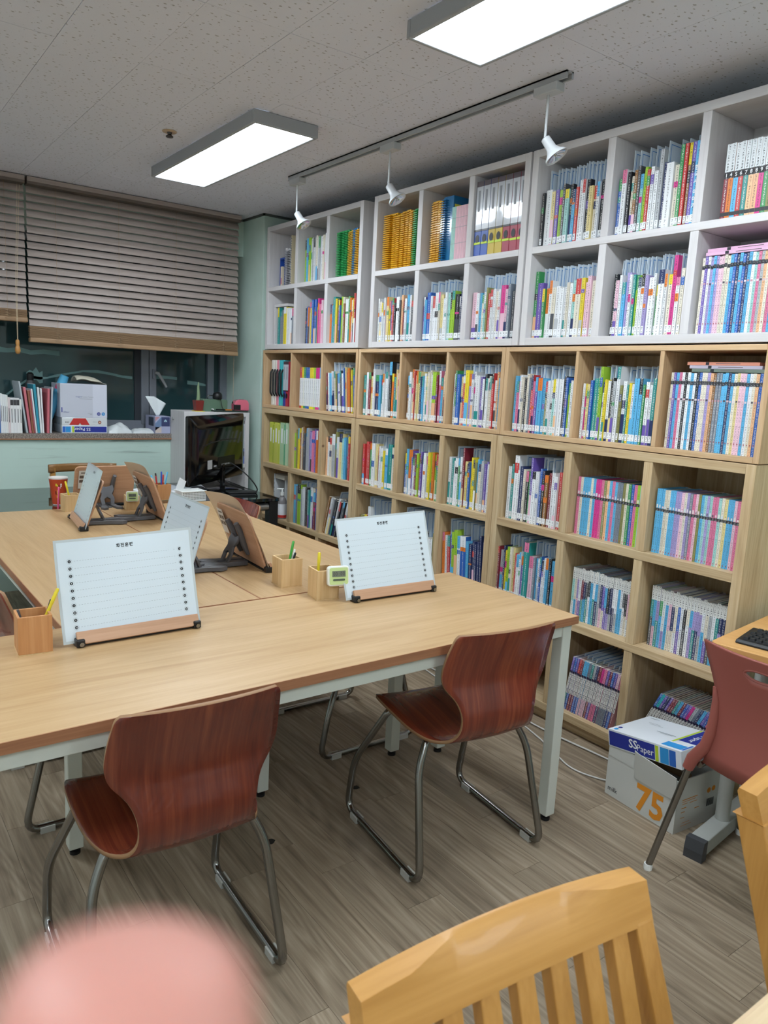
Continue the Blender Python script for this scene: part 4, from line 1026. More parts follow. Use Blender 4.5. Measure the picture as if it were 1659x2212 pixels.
def lever_binder(label, x, y, z, face, cols, rz=0., w=.058, h=.315, d=.27, group='lever-arch binders'):
    """face '-x' or '-y': which way the spine looks; cols (upper cap, label field, lower, sticker)."""
    t = thing('binder', label, 'binder', (x, y, z), (0 if face == '-x' else R(90))+rz, group)
    m = MB(); m.box(.001, d, -w, 0, 0, h)
    m.build('cover', mat('binder_'+cols[2], cols[2], .35), t, bevel=.002)
    q = MB(); q.box(-.0006, .001, -w+.001, -.001, h*.36, h*.93); q.build('label_field', mat('binder_label', 'b9bdc4', .22, coat=.5), t)
    q = MB(); q.box(-.0006, .001, -w+.001, -.001, h*.93, h); q.build('top_cap', mat('binder_cap', '4a3c42', .3), t)
    q = MB(); q.box(-.0006, .001, -w+.001, -.001, h*.335, h*.36); q.build('title_strip', mat('binder_strip', '2b2a2e', .3), t)
    q = MB(); q.quad([(-.0010, -w/2+.0125*math.cos(i*math.pi/10), h*.235+.018*math.sin(i*math.pi/10)) for i in range(20)][::-1]); q.build('finger_hole', BLACK, t)
    if cols[3]:
        sz = h*(.135+.03*((int(abs(y)*977)) % 5)/5); q = MB(); q.box(-.0010, .0, -w+.002, -.002, sz, sz+h*.03); q.build('sticker', mat('fluo_sticker', cols[3], .4), t)
    q = MB(); q.box(-.0009, -.0004, -w*.6, -w*.3, h*.60, h*.88); q.build('printed_lines', mat('binder_print', '83878d', .5), t)
    return t
lever_binder('blue lever-arch binder in the white cabinet behind the monitor', 2.395, 4.985, .8262, '-y', ('4a3c42', 0, '2f55b5', None), w=.05, h=.31, d=.22)

# on the cabinet
pot = thing('potted_cactus', 'thin cactus in a square red pot on the white cabinet', 'plant', (2.095, 5.03, CT))
MB().prism(rrect(-.035, .035, -.035, .035, .004), 0, .004).build('saucer', YEL, pot)
pp = MB(); pp.v = [(s*a, t_*a, z) for (a, z) in ((.024, .004), (.031, .075)) for s, t_ in ((-1, -1), (1, -1), (1, 1), (-1, 1))]
for i in range(4): j = (i+1) % 4; pp.face((i, j, j+4, i+4))
pp.face((3, 2, 1, 0)); pp.face((4, 5, 6, 7)); pp.build('pot', mat('maroon_pot', '7a2f2a', .4), pot, bevel=.002)
B('soil', mat('soil', '4d4036', .9), pot, -.026, .026, -.026, .026, .070, .078)
MB().tube([(0, 0, .075), (.001, 0, .12), (-.001, 0, .17), (.002, .001, .20)], [.013, .011, .008, .003], 10).build('stem', mat('cactus_green', '7d9170', .6), pot, smooth=60)
tb = thing('green_tin', 'dark green tin box with a wire handle on the cabinet', 'tin box', (2.225, 5.10, CT))
MB().prism(rrect(-.095, .095, 0, .085, .012), -.06, .06, 'y').build('tin_body', mat('green_enamel', '5f7a66', .35), tb, bevel=.003)
MB().tube(fillet([(-.03, 0, .085), (-.03, 0, .11), (.03, 0, .11), (.03, 0, .085)], .012), .003, 7).build('wire_handle', CHROME, tb, smooth=True)
wc2 = thing('webcam', 'round black webcam clipped on the green tin box', 'webcam', (2.25, 5.06, CT+.0852))
MB().lathe([(.028, 0), (.034, .008), (.034, .030), (.028, .044), (.012, .052)], 20).build('webcam_body', BLACK, wc2, smooth=50)
MB().tube(catmull([(.0, -.035, .01), (-.005, -.072, -.01), (.0, -.082, -.05), (.01, -.09, -.068)], 5), .0025, 6).build('lead', BLACK, wc2, smooth=True)
mt = thing('tray', 'flat dark green tray with small tools on the cabinet', 'tray', (2.33, 5.035, CT))
B('tray_plate', mat('dark_green_metal', '2f3d38', .4), mt, -.135, .118, -.062, .062, 0, .012, .004)
sc_o = thing('scissors', 'orange-handled scissors lying on the dark green tray', 'scissors', (2.305, 5.005, CT+.0122), R(10))
MB().prism(rrect(-.02, .03, -.012, .012, .008), 0, .008).build('handle', mat('orange_plastic', 'd07a2c', .4), sc_o); MB().prism([(.03, -.004), (.10, -.001), (.10, .001), (.03, .004)], .002, .004).build('blade', CHROME, sc_o)
pen('black pen lying on the tray at the cabinet front', 2.21, 4.99, CT+.017, (.07, .005, 0), BLACK); pen('white marker lying on the tray at the cabinet front', 2.20, 5.01, CT+.017, (-.0, .05, 0.0), WHITE)
ps = thing('pencil_sharpener', 'glossy pink pencil sharpener at the pillar end of the cabinet', 'pencil sharpener', (2.415, 5.035, CT+.0122), R(-6))
MB().prism([(-.055, 0), (.055, 0), (.055, .052), (.046, .070), (.030, .078), (-.020, .078), (-.042, .068), (-.055, .045)], -.035, .035, 'y').build('body', mat('glossy_pink', 'd86a80', .12, coat=.6), ps, bevel=.006)
B('shavings_drawer', BLACK, ps, -.057, -.008, -.0365, -.02, .004, .042, .003); MB().tube([(-.0595, 0, .055), (-.054, 0, .055)], .008, 12).build('pencil_hole', CHROME, ps, smooth=40)
B('crank_slot', BLACK, ps, -.01, .025, -.004, .004, .0775, .0795)
# ------------------------------------------------------------------ on the window sill
SZ = SILLZ+.0003
def cols_mat(c): return mat('stock_'+c, c, .5)
def sill_book(label, x, t, h, c, cap=None, lean=0., d=.17, name='book', y=5.235, group='books on the window sill', txt=True):
    th = thing(name, label, 'book' if name == 'book' else 'folder', (x, y, SZ), 0, group)
    th.rotation_euler = (0, R(lean), 0)
    if lean < 0: th.location.z += t*math.sin(R(-lean))*0+.0
    if lean > 0: th.location.z += t*math.sin(R(lean))
    B('cover', cols_mat(c), th, 0, t, 0, d, 0, h, .0008)
    B('pages', PAPER, th, .0015, t-.0015, .003, d-.002, h-.0005, h+.0006)
    if cap: B('spine_band', cols_mat(cap), th, 0.0004, t-.0004, -.0005, 0, h*.80, h*.96)
    if txt: B('spine_title', cols_mat('4a4d52'), th, t*.35, t*.6, -.0006, 0, h*.3, h*.7)
x = .80
seq = [(.012, .245, '4f7fb8', None), (.010, .235, '7d9a3e', None), (.010, .24, '3f79b5', None), (.012, .245, '4b86c9', '8fc0ea'), (.008, .235, '6d8f45', None), (.009, .23, 'c9a43a', None), (.010, .232, '7e5aa0', None), (.008, .215, '3d6aa8', None),
       (.011, .245, 'e3e5e6', None), (.011, .24, 'e0e3e4', None), (.010, .238, 'dfe2e3', None), (.009, .235, 'e2e2df', None), (.013, .222, 'd9c9c9', None), (.017, .218, 'e2e2e2', '3b3b3d'), (.017, .218, 'e0e1e2', '3b3b3d'), (.017, .218, 'e2e2e2', '3b3b3d'), (.013, .212, 'e0e0dd', None)]
nmc = ['slate-blue', 'olive', 'mid-blue', 'bright blue', 'moss-green', 'mustard', 'violet', 'navy-blue', 'first tall white', 'second tall white', 'third tall white', 'fourth tall white', 'pinkish white', 'black-topped white workbook first', 'black-topped white workbook second', 'black-topped white workbook third', 'narrow plain white']
for (t, h, c, cap), n in zip(seq, nmc):
    sill_book(n+' book standing in the row on the window sill', x, t, h, c, cap); x += t+.0006
# leaning folders
FOL = [('clear plastic folder leaning beside the pink ones on the sill', 1.030, .010, .325, 'aeb6bb', -7), ('wide pink folder leaning on the window sill', 1.047, .014, .29, 'c9707a', -6), ('brown striped folder squeezed between pink and white ones', 1.064, .012, .272, '8d5a45', -5), ('second pink sheet folder beside the brown one', 1.078, .006, .272, 'b9616c', -5),
       ('white folder next to the teal one on the sill', 1.086, .009, .28, 'd8dde0', -5), ('teal folder standing tall on the window sill', 1.097, .014, .31, '2f8fa6', -4), ('white folder standing beside the teal folder', 1.113, .012, .29, 'dadcdd', -3), ('thin white folder with a black spot at its top', 1.127, .009, .285, 'e0e1e2', -2),
       ('upright pink folder beside the paper carton', 1.152, .014, .285, 'c66a74', 2), ('clear folder next to the paper carton', 1.170, .010, .295, 'b4bbc2', 3)]
for l, xx, t, h, c, ln in FOL: sill_book(l, xx, t, h, c, None, ln, .21, 'folder', 5.232, 'folders leaning on the window sill', False)
bo = thing('drink_bottle', 'blue bottle with a pink band lying against the paper carton', 'bottle', (1.155, 5.38, SZ), 0); bo.rotation_euler = (R(8), R(20), 0)
MB().lathe([(.028, 0), (.030, .01), (.030, .36), (.026, .40)], 18).build('bottle_body', LBLU, bo, smooth=40); MB().lathe([(.0305, .30), (.0305, .33)], 18).build('pink_band', PNK, bo, smooth=40)
bo2 = thing('black_bottle', 'black-capped bottle standing behind the leaning folders', 'bottle', (1.100, 5.43, SZ), 0)
MB().lathe([(.032, 0), (.033, .3), (.018, .335)], 18).build('bottle_body', DGREY, bo2, smooth=40); MB().lathe([(.020, .33), (.022, .34), (.022, .372), (.012, .382)], 16).build('cap', BLACK, bo2, smooth=40)
def ream(label, z, h, y0, x0, x1, m, d=.21):
    t = thing('paper_ream', label, 'paper ream', (x0, y0, z), 0, 'paper reams on the sill')
    B('wrapper', m, t, 0, x1-x0, 0, d, 0, h, .003); return t
r1 = ream('blue SS Paper ream lying at the bottom of the sill stack', SZ, .052, 5.236, 1.245, 1.535, PRW)
PR = lambda a, b: (a, -.0007, b)
fx('navy_band', INKS['navy'], r1, [(.078, .285, .006, .044)], PR); fx('sky_band', INKS['sky'], r1, [(.022, .055, .006, .044)], PR); fx('blue_band', INKS['blue'], r1, [(.003, .021, .006, .044)], PR); fx('lime_band', INKS['lime'], r1, [(.063, .076, .004, .046)], PR)
fx('brand_lettering', INKS['white'], r1, [('text', 'SS Paper', 0, 0, .030, 'CENTER')], lambda a, b: (.128-a, -.0012, .036-b))
r2 = ream('white ream with red print lying on the blue ream', SZ+.0523, .050, 5.236, 1.245, 1.535, mat('plastic_wrapped_white', 'd5d8da', .15), .21)
rm = MB(); rm.quad([PR(.045, .002), PR(.103, .002), PR(.113, .014), PR(.123, .002), PR(.175, .002), PR(.150, .046), PR(.072, .046)]); rm.build('red_print', INKS['red'], r2)
fx('size_lettering', INKS['black'], r2, [('text', 'A4', 0, 0, .020, 'CENTER')], lambda a, b: (.032-a, -.0011, .026-b)); fx('emblem_disc', mat('emblem_brown', '8f4a35', .4), r2, [('disc', .240, .020, .011)], PR); fx('emblem_core', mat('emblem_core', 'd9b49a', .4), r2, [('disc', .240, .020, .006)], lambda a, b: (a, -.0012, b)); fx('fine_print', INKS['grey'], r2, [(.195, .222, .022, .024)], PR)
bxs = thing('paper_carton', 'grey-white premium paper carton standing on the two reams', 'box', (1.238, 5.238, SZ+.1026))
LAV = mat('lavender_card', 'c3c6d2', .5); LAV2 = mat('lavender_card_light', 'd0d3e0', .5)
bw, bh, bd = .298, .220, .23
B('carton_body', LAV2, bxs, 0, bw, 0, bd, 0, bh, .002)
fx('grey_panel', LAV, bxs, [(.002, .205, .002, bh-.004)], PR)
P2 = lambda a, b: (a, -.0012, b)
fx('title_lettering', INKS['navy'], bxs, [('text', 'Imagine', .096, .133, .0125, 'LEFT')], P2); fx('title_lettering', INKS['grey'], bxs, [('text', 'Premium Texture', .134, .1325, .0115, 'LEFT', .9), (.12, .20, .122, .124), (.17, .20, .028, .030), (.185, .20, .020, .023)], P2)
fx('maker_lettering', INKS['navy'], bxs, [('text', 'SSPaper', .018, .032, .0115, 'LEFT'), (.006, .012, .034, .066)], P2)
fx('size_disc', INKS['navy'], bxs, [('disc', .242, .026, .0115)], P2); fx('size_disc', INKS['sky'], bxs, [('disc', .272, .026, .0115)], P2)
fx('size_lettering', INKS['white'], bxs, [('text', 'A4', .242, .0215, .012, 'CENTER'), ('text', '75', .272, .0215, .012, 'CENTER')], lambda a, b: (a, -.0016, b))
clo = thing('folded_cloth', 'cream folded cloth lying on top of the paper carton', 'cloth', (1.345, 5.255, SZ+.323))
cm = MB(); cm.grid(lambda u, v: (.19*u, .16*v-.01, .002+(.062-.030*u)*(math.sin(math.pi*min(max(u*1.0+.12, 0), 1)))**.4*(math.sin(math.pi*min(v*.9+.08, 1)))**.5+.004*math.sin(9*u+4*v)), 16, 12)
cm.build('cloth', mat('cream_cloth', 'cfc9b8', .9, bump=(300., .4)), clo, smooth=True).modifiers.new('t', 'SOLIDIFY').thickness = -.002
def crumpled(label, x, y, w, d, h, m, name, seed):
    q = random.Random(seed); n = 12
    t = thing(name, label, 'package', (x, y, SZ))
    ph = [q.uniform(0, 6) for _ in range(6)]
    def P(u, v):
        s = (math.sin(math.pi*u)*math.sin(math.pi*v))**.35 if 0 < u < 1 and 0 < v < 1 else 0
        return (w*(u-.5), d*v, h*s*(.72+.16*math.sin(7*u+ph[0])*math.sin(5*v+ph[1])+.14*math.sin(13*u+9*v+ph[2])))
    MB().grid(P, n*2, n).build('wrapper', m, t, smooth=35); B('underside', m, t, -w*.45, w*.45, .01, d-.01, 0, .002)
    return t
WRAP = mat('crinkled_wrapper', 'cdd2d4', .3)
crumpled('crinkled white wet-wipe pack beside the paper reams', 1.625, 5.235, .165, .12, .078, WRAP, 'wipe_pack', 3); crumpled('flat crinkled white pack beside the tissue box', 1.785, 5.232, .15, .10, .042, WRAP, 'flat_pack', 8)
tbx = thing('tissue_box', 'pastel geometric tissue box at the end of the sill', 'tissue box', (1.915, 5.225, SZ), R(0))
B('carton', mat('tissue_lilac', 'a9adc8', .5), tbx, -.055, .055, 0, .20, 0, .120, .002)
fx('navy_patch', mat('patch_navy', '3a4268', .5), tbx, [(-.010, .050, .050, .115)], PR); fx('cream_patch', mat('patch_cream', 'c9bcb5', .5), tbx, [(-.054, -.010, .004, .045)], PR)
pq = MB(); pq.quad([PR(-.054, .02), PR(-.010, .055), PR(-.010, .116), PR(-.054, .07)]); pq.build('blue_patch', mat('patch_blue', '6d85a8', .5), tbx)
pq = MB(); pq.quad([PR(-.054, .085), PR(-.022, .116), PR(-.054, .116)]); pq.build('pink_patch', mat('patch_pink', 'c48f95', .5), tbx)
fx('cloud_mark', mat('patch_sky', 'b9dcf0', .5), tbx, [(.008, .030, .082, .090), ('disc', .019, .091, .007)], lambda a, b: (a, -.0012, b))
fx('dark_patch', mat('patch_dark', '3b4456', .5), tbx, [(.03, .13, .05, .11)], lambda a, b: (-.0556, a, b))
ts = thing('tissue', 'white tissue pulled up out of the tissue box', 'tissue', (1.905, 5.30, SZ+.1203))
MB().grid(lambda u, v: ((u-.5)*(.02+.12*v)-.015*v, .012*math.sin(6*u)*v+.01*math.sin(9*u+2)*v, .135*v*(1-.55*max(0, u-.45)*1.2)), 14, 8).build('tissue_sheet', mat('tissue_white', 'dfe5e8', .9), ts, smooth=True).modifiers.new('t', 'SOLIDIFY').thickness = .0008

# ------------------------------------------------------------------ hand in front of the lens
SKIN, snt, sb = newmat('warm_skin')
sb.inputs['Base Color'].default_value = (*lin('c18679'), 1); sb.inputs['Roughness'].default_value = .5
sb.inputs['Subsurface Weight'].default_value = .25; sb.inputs['Subsurface Radius'].default_value = (.008, .003, .002); sb.inputs['Subsurface Scale'].default_value = .5
def from_lens(u, v, d):      # a point seen at pixel (u, v), d metres in front of the lens
    return Vector((0, 0, CAMH)) + (CR*((u-829.5)/FPX) + CD*((v-1106)/FPX) + CF)*d
tip = from_lens(292, 1985, .056)
fd = (-CD*1.0 + CF*.06 + CR*.06).normalized()      # the way the finger points
sd_ = CR; bk_ = -CF
kn = [tip - fd*.024, tip - fd*.046 + bk_*.004, tip - fd*.070 + bk_*.012]
palm = kn[2] - fd*.010 + bk_*.008
wrist = palm - fd*.085 + bk_*.045
V = []; E_ = []; RAD = []
def node(p, r_): V.append(tuple(p)); RAD.append(r_); return len(V)-1
w0 = node(wrist - fd*.05 + bk_*.02, .027); w1 = node(wrist, .025); E_.append((w0, w1))
pc_ = node(palm - fd*.045 + bk_*.022, .033); E_.append((w1, pc_)); pf = node(palm - fd*.012 + bk_*.004 + sd_*.012, .026); E_.append((pc_, pf))
prev = pf
for p, r_ in ((kn[2], .0118), (kn[1], .0110), (kn[0], .0106), (tip - fd*.009, .0106), (tip - fd*.001, .0100)): q = node(p, r_); E_.append((prev, q)); prev = q
for i, L in enumerate((1.0, .92, .75)):
    base = palm - fd*.015 + sd_*(.022+.019*i) + bk_*.004; prev = pf
    for p, r_ in ((base + fd*.012*L, .0105), (base + fd*.030*L + bk_*.012, .0098), (base + fd*.026*L + bk_*.036, .0092), (base + fd*.006*L + bk_*.044, .0082)): q = node(p, r_*(1 if i < 2 else .88)); E_.append((prev, q)); prev = q
prev = pc_
for p, r_ in ((palm - fd*.05 - sd_*.030 + bk_*.028, .0145), (palm - fd*.020 - sd_*.044 + bk_*.034, .0118), (palm + fd*.008 - sd_*.046 + bk_*.040, .0105), (palm + fd*.026 - sd_*.042 + bk_*.042, .0085)): q = node(p, r_); E_.append((prev, q)); prev = q
hm = bpy.data.meshes.new('hand'); hm.from_pydata(V, E_, []); hm.materials.append(SKIN)
ho_ = bpy.data.objects.new('hand', hm); COL.objects.link(ho_)
sk = ho_.modifiers.new('skin', 'SKIN'); sk.use_smooth_shade = True
lay = hm.skin_vertices[0] if hm.skin_vertices else None
if lay is None:
    bpy.context.view_layer.objects.active = ho_; lay = hm.skin_vertices.new() if hasattr(hm.skin_vertices, 'new') else None
if lay:
    for i, r_ in enumerate(RAD): lay.data[i].radius = (r_, r_)
    lay.data[1].use_root = True
sb_ = ho_.modifiers.new('sub', 'SUBSURF'); sb_.levels = 2; sb_.render_levels = 2
tag(ho_, 'blurred pink fingertip poking up at the bottom edge before the lens', 'hand')
# ------------------------------------------------------------------ books
BOOKM = printed('printed_book_cover', .38); SLEEVEM = printed('blue_edged_clear_plastic', .2, .3); STICKM = printed('call_number_paper', .55)
CC = {'W': ('e4e7ea', 'white'), 'w': ('e0d9c8', 'cream'), 'K': ('1d2026', 'black'), 'd': ('4b4e54', 'charcoal'), 'S': ('7a8390', 'slate-grey'), 's': ('b3b7bb', 'light grey'),
      'B': ('2b5fb0', 'blue'), 'b': ('5fb0dc', 'sky-blue'), 'N': ('24305c', 'navy'), 'C': ('3fbcc4', 'turquoise'), 'T': ('2a8c88', 'teal'), 't': ('9fd0cb', 'pale teal'),
      'R': ('c03a3a', 'red'), 'm': ('7d2634', 'maroon'), 'M': ('d13f8b', 'hot-pink'), 'P': ('d97a9c', 'pink'), 'p': ('e3bccb', 'pale pink'), 'V': ('6a55a8', 'purple'), 'v': ('a79bcd', 'lavender'),
      'G': ('3c8f55', 'green'), 'g': ('9cc63e', 'lime'), 'Y': ('e3cf3a', 'yellow'), 'y': ('e0cf92', 'pale yellow'), 'O': ('dd7c33', 'orange'), 'o': ('e8b68c', 'peach'), 'n': ('8a6238', 'brown'), 'k': ('8b8a55', 'olive')}
CL = {k: lin(v[0]) for k, v in CC.items()}
PAGE = lin('d9d2c2'); WHT = lin('e6e8ea'); INK = (*lin('2b2d33'), 1.); NOINK = (0, 0, 0, 0)
def lum(c): return .3*c[0]+.6*c[1]+.1*c[2]
def ink_for(c, a=.85): return (*(x*.12+.01 for x in c), a) if lum(c) > .22 else (*lin('d8d8d4'), a)
def spine_geo(t, h, d, segs, cover, pages=PAGE, hard=.0015):
    """One book: spine at x=0 looking to -x, standing on z=0, occupying y from -t to 0."""
    m = MB()
    for z0, z1, c, ty, f, *w in segs:
        x = -.0002*f; e_ = t*(1-w[0])/2 if w else 0.
        m.quad([(x, -e_, z0), (x, -e_, z1), (x, -t+e_, z1), (x, -t+e_, z0)][::-1], 0, c, ty, [(a, b) for a, b in ((t/2, z0), (t/2, z1), (-t/2, z1), (-t/2, z0))][::-1])
    e = hard; zt = h-.002
    m.quad([(0, 0, 0), (d, 0, 0), (d, 0, h), (0, 0, h)][::-1], 0, cover); m.quad([(0, -t, 0), (d, -t, 0), (d, -t, h), (0, -t, h)], 0, cover)
    m.quad([(0, 0, 0), (0, -t, 0), (d, -t, 0), (d, 0, 0)][::-1], 0, cover)
    m.quad([(e, -e, zt), (d, -e, zt), (d, -t+e, zt), (e, -t+e, zt)][::-1], 0, pages)
    m.quad([(0, 0, h), (d, 0, h), (d, -e, h), (0, -e, h)][::-1], 0, cover); m.quad([(0, -t+e, h), (d, -t+e, h), (d, -t, h), (0, -t, h)][::-1], 0, cover)
    m.quad([(0, -e, h), (e, -e, h), (e, -t+e, h), (0, -t+e, h)][::-1], 0, cover)
    m.quad([(d, 0, 0), (d, -t, 0), (d, -t, h), (d, 0, h)][::-1], 0, pages)
    return m
def sticker_geo(t, dig, z0=.010, z1=.036):
    m = MB(); x = -.0007; w = t-.0008
    m.quad([(x, -.0004, z0), (x, -.0004, z1), (x, -.0004-w, z1), (x, -.0004-w, z0)][::-1], 0, WHT)
    m.quad([(x, -.0004, z1), (.012, -.0004+.0004, z1), (.012, 0, z0), (x, -.0004, z0)], 0, WHT); m.quad([(x, -t+.0004, z0), (.012, -t, z0), (.012, -t, z1), (x, -t+.0004, z1)], 0, WHT)
    if dig: letter(m, dig, .0135, lambda a, b: (x-.0003, -t/2-a, z0+.0125+b), col=lin('33363c'))
    m.quad([(x-.0003, -t/2+.003, z0+.004), (x-.0003, -t/2+.003, z0+.0055), (x-.0003, -t/2-.003, z0+.0055), (x-.0003, -t/2-.003, z0+.004)][::-1], 0, lin('55585e'))
    return m
def mixed_segs(c, h, q):
    ty = ink_for(c); segs = []; k = q.random()
    if k < .30:
        a = h*q.uniform(.72, .86); c2 = CL[q.choice('WbRYGNPKTO')]
        segs = [(0, a, c, ty, 0), (a, h, c2, ink_for(c2), 0)]
    elif k < .52:
        a = h*q.uniform(.25, .5); c2 = CL[q.choice('WbTVNyopsd')]
        segs = [(0, a, c2, NOINK, 0), (a, h, c, ty, 0)]
    else: segs = [(0, h, c, ty, 0)]
    if q.random() < .35:
        a = h*q.uniform(.45, .75); c3 = CL[q.choice('KRNBGMOTV')]; segs.append((a, a+h*q.uniform(.04, .16), c3, ink_for(c3), 1.5))
    return segs
def series_segs(style, c, h, q):
    ty = ink_for(c, .55); dk = lin('20222a')
    if style == 'seriesA':
        a = .845*h; return [(0, a, c, ty, 0), (a, a+.013, dk, (*lin('b0b0b0'), .6), 0), (a+.013, h, c, ty, 0), (.640*h, .665*h, lin(q.choice(('cdb3b8', 'd9ccd0', '4a4650', 'b98f98'))), NOINK, 1.5, q.uniform(.5, .9)), (.128*h, .142*h, lin('9a3b48'), NOINK, 1.5, .35)]
    if style == 'seriesB':
        a = .655*h; return [(0, a, c, ty, 0), (a, a+.011, dk, (*lin('b0b0b0'), .6), 0), (a+.011, h, c, ty, 0), (a+.013, a+q.uniform(.018, .027), lin(q.choice(('d9c8cb', 'cdd6dc', '5a5560', 'e2dcd6'))), NOINK, 1.5, q.uniform(.35, .7)), (.03*h, .046*h, lin('9a3b48'), NOINK, 1.5, .35)]
    if style == 'manga':
        a = h*q.uniform(.76, .80); c2 = CL[q.choice('WbvNVspdTwb')]; b = h*q.uniform(.3, .55)
        return [(0, b, c2, ink_for(c2), 0), (b, a, c, ty, 0), (a, h, lin('dcdcd8'), INK, 0)]
    if style == 'tri':
        a, b = .31*h, .70*h; c2 = CL[q.choice('PMVmSNTBp')]
        return [(0, a, c2, ink_for(c2), 0), (a, b, lin('dcdad6'), INK, 0), (b, b+.010, lin('2a2340'), NOINK, 0), (b+.010, h, c, ink_for(c), 0)]
    if style == 'silver':
        a = .545*h; return [(0, a, c, ink_for(c), 0), (a, a+.022, lin('23242a'), (*WHT, 1.), 0), (a+.022, h, lin('d3d8db'), INK, 0), (.05*h, .10*h, lin('2a2a2e'), NOINK, 1.5)]
    if style == 'topcol':
        a = .74*h; return [(0, .06*h, c, NOINK, 0), (.06*h, a, WHT, INK, 0), (a, h, c, ink_for(c), 0)]
CELLS = []
def cell(unit, row, col, s, style='mixed', dig=None, slv=0, lean=0., inset=.03, h=(.205, .245), t=(.009, .016), start=.01, end=.004, d=(.145, .17), fill=True, kind='book', slvh=.300, tops=None):
    CELLS.append(dict(unit=unit, row=row, col=col, s=s.split(), style=style, dig=dig, slv=slv, lean=lean, inset=inset, h=h, t=t, start=start, end=end, d=d, fill=fill, kind=kind, slvh=slvh, tops=tops))
# white bookcases -------------------------------------------------
cell('WC', 0, 0, 'K W* y V g* d t K b R W W K y w W K B', dig='6', slv=15, start=.012, slvh=.315)
cell('WC', 0, 1, 'B W K w n d t g R W W s+ N W* w G+ R+ n+ V+ b+*', dig='7', slv=12, start=.012, slvh=.315)
cell('WC', 0, 2, 'm O b R T o o M G k w* W*', 'silver', start=.055, h=(.245, .25), t=(.013, .014), inset=.03)
cell('WC', 1, 0, 'G+ V* G O W w W* W W w W t w* Y p p w w', dig='7', slv=13, start=.004)
cell('WC', 1, 1, 'K p W b v* W T g W W v W* W G- W* W w M+ W w w', dig='7', slv=15, start=.03)
cell('WC', 1, 2, 'w V W v b v p p w w b B N b B N b W t P s o w P b t w', 'seriesA', start=.012, h=(.262, .268), t=(.011, .013), inset=.03, tops='pp')
cell('WB', 0, 0, 'Y* Y Y Y Y Y G G', kind='spiral', start=.030, h=(.285, .30), t=(.020, .026), inset=.035, d=(.22, .22))
cell('WB', 0, 1, 'Y Y Y', kind='spiral', start=.035, h=(.30, .31), t=(.024, .028), inset=.03, d=(.22, .22), fill=False)
cell('WB', 1, 0, 'W w W W W p y Y V R K W* d o m W b W d y y', dig='6', slv=11, start=.01)
cell('WB', 1, 1, 'V b B* W W W* w y W W t g g K* d N p', dig='6', slv=11, start=.012)
cell('WB', 1, 2, 'p* W b w t k R W W w W M* p S d K N', dig='6', slv=12, start=.014)
cell('WA', 0, 1, 'g b g g W s W w W s W w W G y', h=(.26, .285), start=.04, inset=.03, d=(.2, .2), t=(.008, .014))
cell('WA', 0, 2, 'G* G G y y B Y* G', kind='spiral', start=.05, h=(.255, .275), t=(.018, .024), inset=.03, d=(.2, .2))
cell('WA', 1, 0, 'T S S Y W* W S K', h=(.22, .25), start=.10, t=(.009, .016))
cell('WA', 1, 1, 'K B O b Y B N B g M P* p p s*', h=(.22, .28), start=.07, t=(.009, .016))
cell('WA', 1, 2, 'O b T* Y K R B g w n W* G O w Y R B b*', h=(.22, .285), start=.0, t=(.009, .016))
# plywood ---------------------------------------------------------
cell('PC', 0, 0, 'b P W w K w S R P V b* b k W W t W W* K B g W t', dig='5', slv=13, start=.02, h=(.225, .265))
cell('PC', 0, 1, 'W M y B T* G g+ W Y W K s W+ k W T Y W b* b G W W T m', dig='7', slv=16, start=.012, h=(.22, .255))
cell('PC', 0, 2, 'w V b P W K W b W K B w w v o n S S b b N b w y p p b W w o B B', 'seriesA', start=.02, h=(.277, .28), t=(.0095, .0115), inset=.03, tops='Soo')
cell('PB', 0, 0, 'T W m y W N* b T W W s K*+ O T y p R', dig='2', slv=7, start=.012, h=(.22, .265))
cell('PB', 0, 1, 'n W w R w y y N b W y w w W g* m P b o w w', dig='2', slv=8, start=.03, h=(.225, .27))
cell('PB', 0, 2, 'W G B* y R Y* v W s W* V W K W w w R W o b K', dig='5', slv=11, start=.02, h=(.225, .27))
cell('PA', 0, 1, 'R Y G B B Y Y g M M b W', 'topcol', start=.065, h=(.262, .265), t=(.014, .016))
cell('PA', 0, 2, 'm W b W s w k B W d W B y R O K Y B', dig='1', slv=6, lean=-5., start=.0, end=.03, h=(.23, .275))
# pine ------------------------------------------------------------
cell('NC', 0, 0, 'W T W*+ W N w K G V+ W W B K n m W W R d', dig='5', slv=10, start=.02, h=(.225, .255))
cell('NC', 0, 1, 'P w b b b w b M M P k o b P b S S k w G B P g t v', 'seriesB', start=.012, h=(.243, .246), t=(.011, .013), inset=.045)
cell('NC', 0, 2, 'b b b w w b b v v p w v S P p k b t v t P P t w y b b p P b', 'seriesB', start=.012, h=(.245, .249), t=(.010, .012), inset=.035)
cell('NC', 1, 0, 'm s* N Y g w y R W W V T+* p* S b W B W W b K b O', dig='5', slv=12, start=.0, h=(.215, .245))
cell('NC', 1, 1, 't w v W m N d K b W b s N V b K N W W b W d K p p m', 'manga', start=.022, h=(.225, .234), t=(.010, .013), inset=.055)
cell('NC', 1, 2, 'T b v G W b p N w B W K w b v v v W w s W T N N v M', 'manga', start=.022, h=(.232, .243), t=(.0115, .0135), inset=.06)
cell('NC', 2, 0, 'B V R Y y N N S R Y B', 'mixed', start=.02, h=(.22, .24), fill=False)
cell('NC', 2, 1, 'V B V R m b b S T s N m M P V m B V p P', 'tri', lean=9., start=.045, h=(.248, .252), t=(.012, .0145), inset=.03, slv=13, slvh=.27, d=(.15, .16))
cell('NC', 2, 2, 'B C V N V m m T b m B V M s S N b V B P S', 'tri', lean=24., start=.012, end=.004, h=(.248, .252), t=(.010, .0125), inset=.05, d=(.16, .18))
